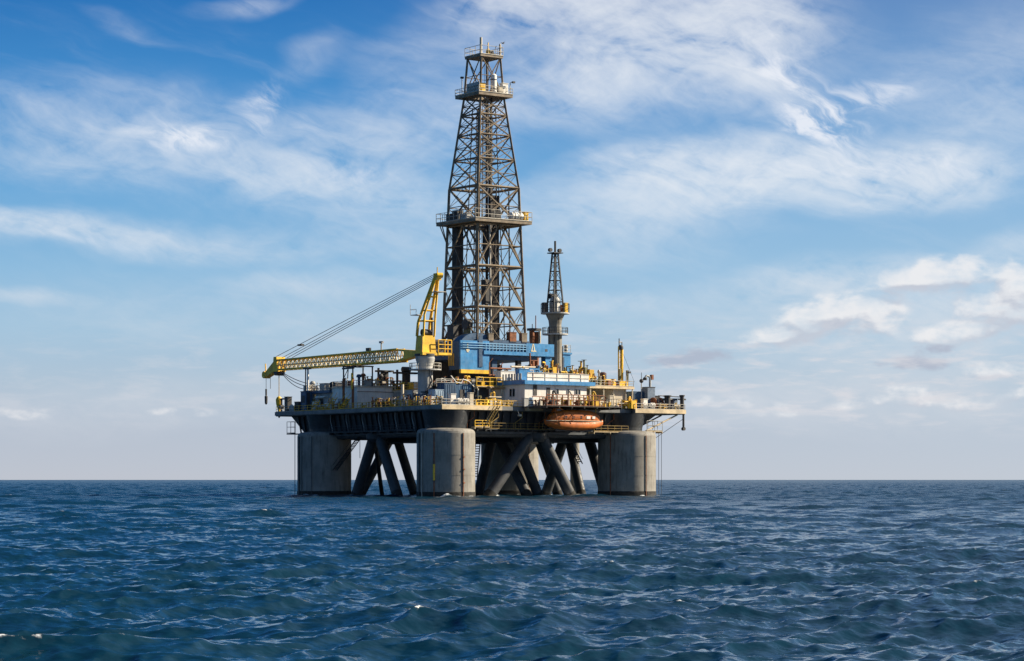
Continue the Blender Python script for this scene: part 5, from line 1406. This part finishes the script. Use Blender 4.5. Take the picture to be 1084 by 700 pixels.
def beam(lab, px0, px1, py, v, r, m):
    a, b = Upx(px0, v), Upx(px1, v); z = Zpx(py, a, v)
    t = thing('pipe_bridge', lab, 'pipe', (a, v, z))
    part('pipe', MB().tube((a, v, z), (b, v, z), r, 8), m, t)
    part('pipe', MB().tube((a + .4, v + .7, z + .1), (b, v + .7, z + .1), r * .7, 8), m, t)
    n = 3
    for k in range(n):
        q = a + (b - a) * (k + .5) / n; part('support', MB().tube((q, v + .3, qz), (q, v + .3, z), .10, 6), m, t)
beam('long cream pipe before the dark opening below the blue gallery', 541, 574, 388.3, 8, .20, M_CREAM)
beam('long yellow pipe crossing above the white bulwark', 572, 607, 395.3, 7, .20, M_YEL)
beam('rusty pipe before the dark opening, left of the cream pipe', 519, 541, 390, 10, .17, M_RUST)
u, v = Pz(561, v=12); t = thing('riser_post', 'tall rusty riser before the dark opening below the gallery panel', 'post', (u, v, ZD)); part('pipe', MB().tube((u, v, ZD), (u, v, Zpx(374, u, v)), .17, 8), M_RUST, t); part('flange', MB().tube((u, v, 26), (u, v, 26.2), .36, 10), M_RUST, t); part('side_arm', MB().tube((u, v, 27), (u + 2, v, 27), .12, 6), M_RUST, t)
u, v = Pz(566, v=2.0); solo('mini_shelter', 'small blue framed shelter on the quarters roof', 'shelter', (u, v, qz), MB().box(u - 1.2, u + 1.2, v, v + .15, 24.6, 24.9).box(u - 1.2, u - 1.0, v, v + .15, qz, 24.6).box(u + 1.0, u + 1.2, v, v + .15, qz, 24.6).box(u - .1, u + .1, v, v + .15, qz, 24.6), M_BLUE)
# rust coloured vent cluster right of the derrick
v = 30.0; u = Upx(565.5, v); zc = Zpx(361.5, u, v)
t = thing('vent_stack', 'rust brown vent cluster with aerials just right of the derrick foot', 'vent stack', (u, v, ZD))
part('stack', MB().tube((u - .6, v, ZD), (u - .6, v, zc + 2.2), .55, 12).tube((u + .6, v, ZD), (u + .6, v, zc + 2.0), .5, 12), M_RUST, t)
part('crown', MB().box(u - 1.3, u + 1.3, v - .8, v + .8, zc + 2.2, zc + 2.7), M_DARK, t)
part('side_tank', MB().tube((u + .95, v - .6, zc - .4), (u + .95, v - .6, zc + 2.1), .28, 10), M_CREAM, t)
part('aerial', MB().tube((u + .4, v, zc + 2.7), (u + .4, v, zc + 5.4), .10, 6), M_RUST, t); part('aerial', MB().tube((u - .5, v, zc + 2.7), (u - .5, v, zc + 3.6), .08, 6), M_RUST, t)
# machines at the derrick foot
zg = 31.0
for du, dv, su, sv, h, m, lab in ((-3.0, -6.2, 1.2, 1.0, 1.5, M_DER, 'brown machine at the near corner of the derrick foot'), (2.4, -6.1, 1.6, 1.2, 1.9, M_RUST, 'rusty machine at the middle of the derrick foot'), (5.2, -6.2, 1.3, 1.0, 1.8, M_DER, 'brown frame at the right of the derrick foot'), (-5.9, 2.5, 1.2, 2.2, 3.4, M_DARK, 'dark machine at the shaded left of the derrick foot')):
    box_unit('drill_machine', lab, 'machine', DU + du, DV + dv, zg - .3, su, sv, h, m)
t = thing('iron_roughneck', 'dark round winch in the shade left of the derrick front leg', 'winch', (DU - 5.6, DV - 2.2, 32)); part('drum', MB().tube((DU - 6.2, DV - 2.2, 34.2), (DU - 5.0, DV - 2.2, 34.2), 1.1, 16), M_DARK, t); part('stand', MB().box(DU - 6.0, DU - 5.2, DV - 2.8, DV - 1.6, 30.8, 33.4), M_GREEN, t)

# --- lifeboat station
def lifeboat_station():
    ul, ur = Upx(566, -4.5), Upx(645, -4.5)
    t = walkway('lifeboat_platform', 'long dark edged lifeboat platform jutting out before the quarters', (ul, ur), 17.35, (-8.4, -1.9), M_DARK, 'u')
    railing([(ul, -8.3, 17.35), (Upx(640, -8.3), -8.3, 17.35)], 'rusty red railing on the lifeboat platform', M_RUST, h=2.1, r=.09, step=1.3)
    railing([(ul + 1, -2.4, 17.35), (ur - 1, -2.4, 17.35)], 'rusty inner railing at the back of the lifeboat platform', M_RUST, h=1.9, r=.08)
    railing([(ur, -8.3, 17.35), (ur, -2.2, 17.35)], 'cream railing at the right end of the lifeboat platform', M_RAILW, h=1.6)
    # davits holding the boat
    for px, m, lab in ((586, M_DARK, 'dark lifeboat davit above the shaded end of the boat'), (602.5, M_CREAM, 'cream lifeboat davit above the middle of the boat'), (628, M_RAILY, 'yellow lifeboat davit above the lit end of the boat')):
        u = Upx(px, -5.2)
        d = thing('lifeboat_davit', lab, 'davit', (u, -5.2, 17.4), 'lifeboat davits')
        part('post', MB().tube((u, -5.0, 17.4), (u, -5.0, 20.2), .2, 8), m, d)
        part('arm', MB().path([(u, -5.0, 20.2), (u, -5.4, 20.3), (u, -6.0, 19.6)], .17, 8), m, d)
        part('fall_rope', MB().tube((u, -6.0, 19.6), (u, -6.0, 16.2), .08, 6), m, d)
        part('winch', MB().tube((u - .4, -4.4, 18.0), (u + .4, -4.4, 18.0), .4, 12), M_RUST, d)
    u = Upx(600, -4.4); manifold('pipe_manifold', 'yellow and rust hydraulic pack in the middle of the lifeboat platform', 'hydraulic pack', u, -4.2, 17.36, 2.4, 1.6, 2.0, [M_YEL, M_RUST, M_RAILY], 61, 9, .13)
    u = Upx(582, -4.4); manifold('pipe_manifold', 'red rust pipework at the left of the lifeboat platform', 'pipework', u, -3.8, 17.36, 5.0, 1.8, 2.0, [M_RUST, M_CREAM, M_RUST], 62, 13, .12)
    u = Upx(620, -4.4); manifold('pipe_manifold', 'olive and rust pipework at the right of the lifeboat platform', 'pipework', u, -4.0, 17.36, 4.4, 1.8, 2.1, [M_RUST, M_GREEN, M_RAILY], 63, 12, .12)
    u = Upx(634, -4.4); manifold('pipe_manifold', 'cream and yellow valve group at the right end of the lifeboat platform', 'pipework', u, -3.6, 17.36, 2.4, 1.6, 1.9, [M_CREAM, M_RAILY, M_GREEN], 64, 7, .12)
lifeboat_station()
def lifeboat():
    v = -6.0
    a, b = Upx(577, v), Upx(637.5, v)
    L = b - a; cu_ = (a + b) / 2
    zk = Zpx(455.5, cu_, v); zs = Zpx(446.5, cu_, v); zt = Zpx(435, cu_, v)
    t = thing('lifeboat', 'orange covered lifeboat hanging below its platform on the dark hull', 'lifeboat', (cu_, v, zk))
    def loft(secs, n, close=True):
        """secs: (u, half width, z low, z high, power)"""
        vs = []; fs = []
        for (uu, w, zl, zh, p) in secs:
            for i in range(n):
                th = 2 * math.pi * i / n
                c, s_ = math.cos(th), math.sin(th)
                y = math.copysign(abs(c) ** p, c) * w; zz = math.copysign(abs(s_) ** p, s_)
                vs.append((uu, v + y, (zl + zh) / 2 + zz * (zh - zl) / 2))
        for k in range(len(secs) - 1):
            fs += [(k * n + i, (k + 1) * n + i, (k + 1) * n + (i + 1) % n, k * n + (i + 1) % n) for i in range(n)]
        fs.append(tuple(range(n))); fs.append(tuple((len(secs) - 1) * n + i for i in range(n - 1, -1, -1)))
        return MB().add(vs, fs, True)
    hull = []
    for x in (-1, -.96, -.85, -.6, -.3, 0, .3, .6, .85, .96, 1):
        k = max(0.0, 1 - abs(x) ** 3.2)
        hull.append((cu_ + x * L / 2, .25 + 1.35 * k, zs - .35 - (zs - zk) * (.30 + .70 * k) + .3, zs + .25 + .18 * abs(x) ** 2, .72))
    part('hull', loft(hull, 20), M_ORANGE, t)
    can = []
    for x in (-.86, -.80, -.65, -.3, .1, .5, .72, .82, .87):
        k = max(0, 1 - abs(x / .9) ** 4)
        can.append((cu_ + x * L / 2, .35 + 1.0 * k, zs - .2, zs + .2 + (zt - zs) * (.35 + .65 * k), .62))
    part('canopy', loft(can, 20), M_ORANGE, t)
    part('rubbing_strake', loft([(cu_ + x * L / 2, (.25 + 1.35 * max(0, 1 - abs(x) ** 3.2)) + .07, zs + .02, zs + .22, .8) for x in (-.985, -.85, -.6, -.3, 0, .3, .6, .85, .985)], 16), M_CREAM, t)
    part('keel', MB().box(cu_ - L * .33, cu_ + L * .33, v - .1, v + .1, zk - .25, zk + .2), M_DARK, t)
    for k, (x, w) in enumerate(((-.45, .5), (-.2, .5), (.08, .45), (.30, .9), (.50, .7))):
        part('window' if k < 3 else 'marking', MB().box(cu_ + x * L / 2, cu_ + x * L / 2 + w, v - 1.36, v - 1.2, zs + .55, zs + 1.05), M_GLASS if k < 3 else M_WHITE, t)
    for k, x in enumerate((-.78, -.5, -.22)): part('grab_frame', MB().path([(cu_ + x * L / 2, v - 1.75, zs - .2), (cu_ + x * L / 2, v - 1.7, zs + .9), (cu_ + x * L / 2, v - .6, zt + .1)], .07, 6), M_RUST, t)
    part('grab_rail', MB().tube((cu_ - .8 * L / 2, v - 1.74, zs + .75), (cu_ + .1 * L / 2, v - 1.74, zs + .75), .06, 6), M_RUST, t)
    tw = part('helm_hatch', MB().frustum((cu_ - L * .36, cu_ - L * .2, v - .6, v + .6), (cu_ - L * .34, cu_ - L * .23, v - .45, v + .45), zt - .3, zt + .45), M_ORANGE, t)
    part('hatch_window', MB().box(cu_ - L * .33, cu_ - L * .25, v - .62, v - .5, zt - .05, zt + .25), M_GLASS, tw)
    part('propeller', MB().lathe(cu_ - L * .43, v, [(.05, zk + .1), (.4, zk + .15), (.4, zk + .25), (.05, zk + .3)], 10), M_DARK, t)
    for x in (-.62, .62): part('lifting_hook', MB().tube((cu_ + x * L / 2, v, zt - .3), (cu_ + x * L / 2, v, 16.3), .12, 6), M_DARK, t)
lifeboat()

# --- railed flat roof on the right: mast, drum and pipes
rz = 21.76
def yellow_mast():
    v = 3.0; u = Upx(657.5, v)
    zt = Zpx(367, u, v); zb = rz
    t = thing('vent_mast', 'tall slim yellow mast with a dark tip on the right flat roof', 'mast', (u, v, zb))
    base = part('base_frame', MB().box(u - .9, u + 1.2, v - .7, v + .7, zb, zb + 1.2), M_YEL, t)
    part('base_post', MB().box(u - 1.0, u - .6, v - .8, v - .4, zb + 1.2, zb + 3.6).box(u + .9, u + 1.3, v - .8, v - .4, zb + 1.2, zb + 3.4), M_GREEN, base)
    part('main_pipe', MB().tube((u + .15, v, zb), (u + .15, v, zt - .6), .34, 10), M_YEL, t)
    part('side_pipe', MB().tube((u - .65, v, zb), (u - .65, v, zt), .14, 8), M_RAILY, t)
    tie = MB()
    for k in range(9): tie.tube((u - .65, v, zb + 1 + k), (u + .15, v, zb + 1 + k), .06, 5)
    part('tie', tie, M_RAILY, t)
    tip = part('tip', MB().lathe(u - .1, v, [(.36, zt - .7), (.52, zt - .5), (.52, zt), (.36, zt + .3)], 12), M_DARK, t)
    part('spike', MB().tube((u - .5, v, zt), (u - .5, v, zt + 1.6), .1, 6).tube((u + .2, v, zt), (u + .2, v, zt + .9), .09, 6), M_DARK, tip)
    part('stay', MB().tube((u + .3, v, zt - 1), (u + 2.2, v - 1.5, zb + 1), .04, 4), M_CABLE, t)
yellow_mast()
u, v = Pz(638, v=4); tank('drum', 'dark brown upright drum on the right flat roof', 'drum', (u, v, rz), (u, v, rz + 2.7), .75, mat('brown_drum', (.10, .045, .03), .6, var=.4, rust=.3))
u, v = Pz(634, v=3.4); vent('thin grey vent pipe left of the brown drum', u, v, rz, 3.0, .16, M_GREYP)
u, v = Pz(645, v=2.4); manifold('pipe_manifold', 'yellow pipework right of the brown drum', 'pipework', u, v, rz, 2.6, 1.4, 2.2, [M_YEL, M_RAILY, M_RUST], 71, 10, .13)
u, v = Pz(651, v=3); tank('pipe_drum', 'rusty horizontal drum between yellow pipework and yellow mast', 'drum', (u - 1.2, v, rz + .7), (u + 1.0, v, rz + .7), .45, M_RUST)
u, v = Pz(630, v=2.2); manifold('pipe_manifold', 'olive pipework at the left end of the right flat roof', 'pipework', u, v, rz, 3.0, 1.4, 2.0, [M_GREEN, M_CREAM, M_RAILY], 72, 9, .12)
u, v = Pz(663, v=1.6); floodlight('pale lamp post at the right end of the flat roof', u, v, rz, 2.8, M_RAILW, .4)
# under the flat roof and the right deck end
u, v = Pz(640, v=-.8); manifold('pipe_manifold', 'cream pipework in front of the grey right house wall', 'pipework', u, v, ZD, 3.2, 1.2, 2.2, [M_CREAM, M_RAILY, M_GREEN], 73, 10, .12)
u, v = Pz(646, v=-1.0); box_unit('equipment_box', 'tall cream cabinet before the grey right house wall', 'equipment box', u, v, ZD, .8, .8, 2.6, M_CREAM)
u, v = Pz(666, v=-1.6); manifold('christmas_tree', 'bright yellow valve tree at the left end of the right deck railing', 'valve tree', u, v, ZD, 2.8, 1.4, 2.5, [M_YEL, M_RAILY, M_YEL], 74, 10, .15)
u, v = Pz(675, v=3.5); container('navy container on the right deck below the gooseneck davit', u, v, ZD, 4.2, 2.6, 3.7, M_NAVY)
u, v = Pz(686.5, v=2.0); box_unit('tower_block', 'upright blue grey block under the gooseneck davit', 'equipment tower', u, v, ZD, 1.9, 1.8, 4.6, mat('blue_grey', (.14, .19, .26), .5, var=.25, rust=.25, streak=.3), M_DARK)
t = thing('gooseneck_davit', 'grey gooseneck davit with a drooping lamp head on the right deck', 'davit', (u, v, ZD + 4.75))
zz = Zpx(398.5, u, v)
part('post', MB().tube((u + .4, v, ZD + 4.75), (u + .4, v, zz - .4), .24, 8), M_GREYP, t)
part('neck', MB().path([(u + .4, v, zz - .4), (u + .1, v, zz), (u - .6, v, zz + .1), (u - .9, v, zz - .3)], .2, 8), M_GREYP, t)
part('head', MB().lathe(u - .9, v, [(.42, zz - .8), (.42, zz - .35), (.15, zz - .2)], 10), M_DARK, t)
part('side_box', MB().box(u + .6, u + 1.1, v - .3, v + .3, ZD + 6.2, ZD + 7.2), M_RUST, t)
u, v = Pz(679, v=2.2); t = thing('signal_post', 'thin post with a dark ball beside the gooseneck davit', 'post', (u, v, ZD)); part('pole', MB().tube((u, v, ZD), (u, v, ZD + 6.4), .11, 6), M_GREYP, t); part('ball', MB().sphere((u, v, ZD + 5.9), .42, 8), M_DARK, t); part('spike', MB().tube((u, v, ZD + 6.2), (u, v, ZD + 7.6), .06, 6), M_DARK, t)
for px, lab in ((682, 'white life raft canister below the gooseneck davit'), (690.5, 'white life raft canister right of the gooseneck davit'), ):
    u, v = Pz(px, v=-2.0); canister(lab, u, v, ZD)
u, v = Pz(682, v=-1.0); box_unit('storage_locker', 'white upright locker on the right deck end', 'locker', u, v, ZD, 1.0, .9, 2.1, M_WHITE)
u, v = Pz(695, v=.4); reel('dark red reel on the right deck end', u, v, ZD, 1.3, 1.8, M_RUST)
u, v = Pz(697, v=.8); box_unit('winch_motor', 'dark winch behind the red reel on the right deck end', 'winch', u, v + 1.4, ZD, 2.0, 1.4, 2.9, M_DARK)
u, v = Pz(706.5, v=-1.2); bollard('stout dark bollard second from the right end of the deck', u, v, ZD, 3.0, .62, M_DARK)
u, v = Pz(713, v=-.6); box_unit('winch_motor', 'blue grey winch between the two dark bollards', 'winch', u, v, ZD, 1.1, 1.2, 2.3, MATS['blue_grey'])
u, v = Pz(722, v=-2.2); bollard('slim dark bollard at the far right end of the deck', u, v, ZD, 3.1, .42, M_DARK)
a, b = Pz(697, v=-1.3), Pz(722, v=-1.6); t = thing('overhead_pipe', 'thin dark pipe joining the bollards on the right deck end', 'pipe', (*a, ZD + 2.9)); part('pipe', MB().tube((*a, ZD + 2.9), (*b, ZD + 2.7), .1, 6), M_DARK, t); part('hanger', MB().tube((*a, ZD), (*a, ZD + 2.9), .1, 6), M_DARK, t)
u, v = Pz(702, v=-2.2); manifold('pipe_manifold', 'yellow valve group right of the red reel', 'pipework', u, v, ZD, 2.0, 1.0, 1.8, [M_RAILY, M_CREAM, M_DARK], 75, 7, .1)
u, v = Pz(716, v=-2.4); manifold('pipe_manifold', 'small cream valve group before the blue grey winch', 'pipework', u, v, ZD, 1.6, .8, 1.5, [M_CREAM, M_RAILY, M_GREYP], 76, 6, .1)
# hanging gear at the right end
u, v = Pz(723.5, v=-2.8); t = thing('fairlead', 'dark hanging fairlead under the right tip of the deck', 'fairlead', (u, v, 13.2)); part('bar', MB().tube((u, v, 16.5), (u, v, 13.4), .22, 8), M_DARK, t); part('roller', MB().tube((u, v - .3, 13.5), (u, v + .3, 13.5), .35, 10), M_DARK, t)
solo('mooring_line', 'thin slanting line from the right deck tip to the column landing', 'rope', (u, v, 15.2), MB().tube((u - .2, v, 15.4), (49.0, -1.8, 11.4), .06, 5), M_CABLE)
for k, (px, lab) in enumerate(((697.3, 'left one of the two thin ropes hanging into the water by the right column'), (700.2, 'right one of the two thin ropes hanging into the water by the right column'))):
    u, v = Pz(px, v=-1.0); solo('hanging_rope', lab, 'rope', (u, v, 12.9), MB().tube((u, v, 12.9), (u, v, -1.0), .05, 5), M_CABLE)
u, v = Pz(312.2, u=-2.2); solo('hanging_rope', 'thin line hanging into the water left of the far left column', 'rope', (u, v, 12.6), MB().tube((u, v, 12.6), (u, v, -1.0), .07, 5), M_CABLE)
u, v = Pz(381, u=2); solo('hanging_rope', 'rope hanging below the deck beside the lattice stair left', 'rope', (u, v, 12.2), MB().tube((u, v, 12.2), (u, v, 7.6), .06, 5), M_CABLE)

# --- more deck clutter
u, v = Pz(439.5, u=11); box_unit('equipment_box', 'white box on the shed roof just left of the crane pedestal', 'equipment box', u, v, 21.2, 1.6, 1.4, 1.5, M_WHITE)
u, v = Pz(435, u=13); box_unit('equipment_box', 'yellow box under the wide dark hood', 'equipment box', u, v, 21.2, 2.0, 1.4, 1.6, M_YEL)
u, v = Pz(368, u=3.0); manifold('pipe_manifold', 'brown and grey pipe group on the left house roof behind the boom rest', 'pipework', u, v, 21.97, 1.6, 3.6, 2.0, [M_GREYP, M_RUST, M_DARK], 81, 9)
u, v = Pz(327, u=.6); box_unit('air_unit', 'small pale air unit at the far left end of the dark roof', 'air unit', u, v + .6, 21.37, 1.2, 1.2, 1.2, M_RAILW)
u, v = Pz(544, v=8); manifold('pipe_manifold', 'cream and rust pipework before the dark opening at its left end', 'pipework', u, v, 22.36, 5.0, 1.8, 2.6, [M_CREAM, M_RUST, M_DARK], 82, 12, .11)
u, v = Pz(553, v=1.5); box_unit('equipment_box', 'blue box behind the left end of the white bulwark', 'equipment box', u, v, 22.36, 2.4, 1.4, 2.2, M_BLUE)
u, v = Pz(573, v=1.5); manifold('pipe_manifold', 'white and blue pipe group behind the middle of the white bulwark', 'pipework', u, v, 22.36, 4.4, 1.2, 2.3, [M_WHITE, M_BLUE, M_RAILY], 83, 10, .11)
u, v = Pz(590, v=1.5); manifold('pipe_manifold', 'yellow and white pipe group behind the right part of the white bulwark', 'pipework', u, v, 22.36, 4.4, 1.2, 2.6, [M_YEL, M_WHITE, M_RUST], 84, 10, .11)
u, v = Pz(536, v=-.6); manifold('pipe_manifold', 'dull yellow pipes before the shaded grey wall of the quarters', 'pipework', u, v, ZD, 3.0, 1.0, 1.6, [M_DULL, M_GREYP, M_RAILY], 85, 7)
u, v = Pz(556, v=-2.4); box_unit('equipment_box', 'grey cabinet before the sunlit left end of the quarters', 'equipment box', u, v, 17.12, 1.0, .8, 1.7, M_GREYP)
u, v = Pz(562, v=-2.2); tank('drum', 'pale blue upright drum before the sunlit left end of the quarters', 'drum', (u, v, 17.22), (u, v, 18.9), .5, MATS['pale_blue'])
u, v = Pz(611, v=3.0); manifold('pipe_manifold', 'rust and cream pipe group at the right end of the white bulwark', 'pipework', u, v, 22.36, 2.6, 1.4, 3.0, [M_RUST, M_CREAM, M_YEL], 86, 9, .12)
u, v = Pz(656, v=-1.2); manifold('pipe_manifold', 'cream and yellow pipework before the sunlit wall below the yellow mast', 'pipework', u, v, ZD, 2.4, 1.0, 1.9, [M_CREAM, M_YEL, M_RUST], 87, 8, .11)
u, v = Pz(688, v=3.6); manifold('pipe_manifold', 'dark tangled pipework behind the gooseneck davit', 'pipework', u, v, ZD, 3.2, 1.6, 3.4, [M_DARK, M_GREYP, M_RUST], 88, 10, .12)
# boxes and lamps under the overhang of the hull
for px, lab in ((620, 'cream flood lamp under the right end of the lifeboat platform'), (548, 'cream flood lamp under the deck left of the lifeboat platform')):
    u, v = Pz(px, v=-2.0); t = thing('flood_lamp', lab, 'lamp', (u, v, 16.3)); part('bracket', MB().tube((u, v, 17.22 if px > 600 else 16.5), (u, v - .5, 15.7), .07, 6), M_CREAM, t); part('lamp_head', MB().box(u - .3, u + .3, v - .9, v - .4, 15.4, 15.75), M_CREAM, t)

for px, u_, lab, m_, h_ in ((335, .2, 'pale cabinet before the shaded wall near the first yellow stair', M_WHITE, 1.9), (362, .0, 'grey cabinet before the shaded wall beside the boom rest', M_GREYP, 2.2), (404, -.2, 'white cabinet before the dark doors of the white house', M_WHITE, 1.8), (415, .2, 'cream cabinet left of the small windows of the white house', M_CREAM, 2.0), (429, .5, 'white cabinet on the deck left of the crane pedestal', M_WHITE, 2.2), (457, -.3, 'white cabinet right of the crane pedestal foot', M_WHITE, 1.7)):
    u, v = Pz(px, u=u_); box_unit('equipment_box', lab, 'cabinet', u, v, ZD, 1.0, 1.5, h_, m_, detail=M_DARK)
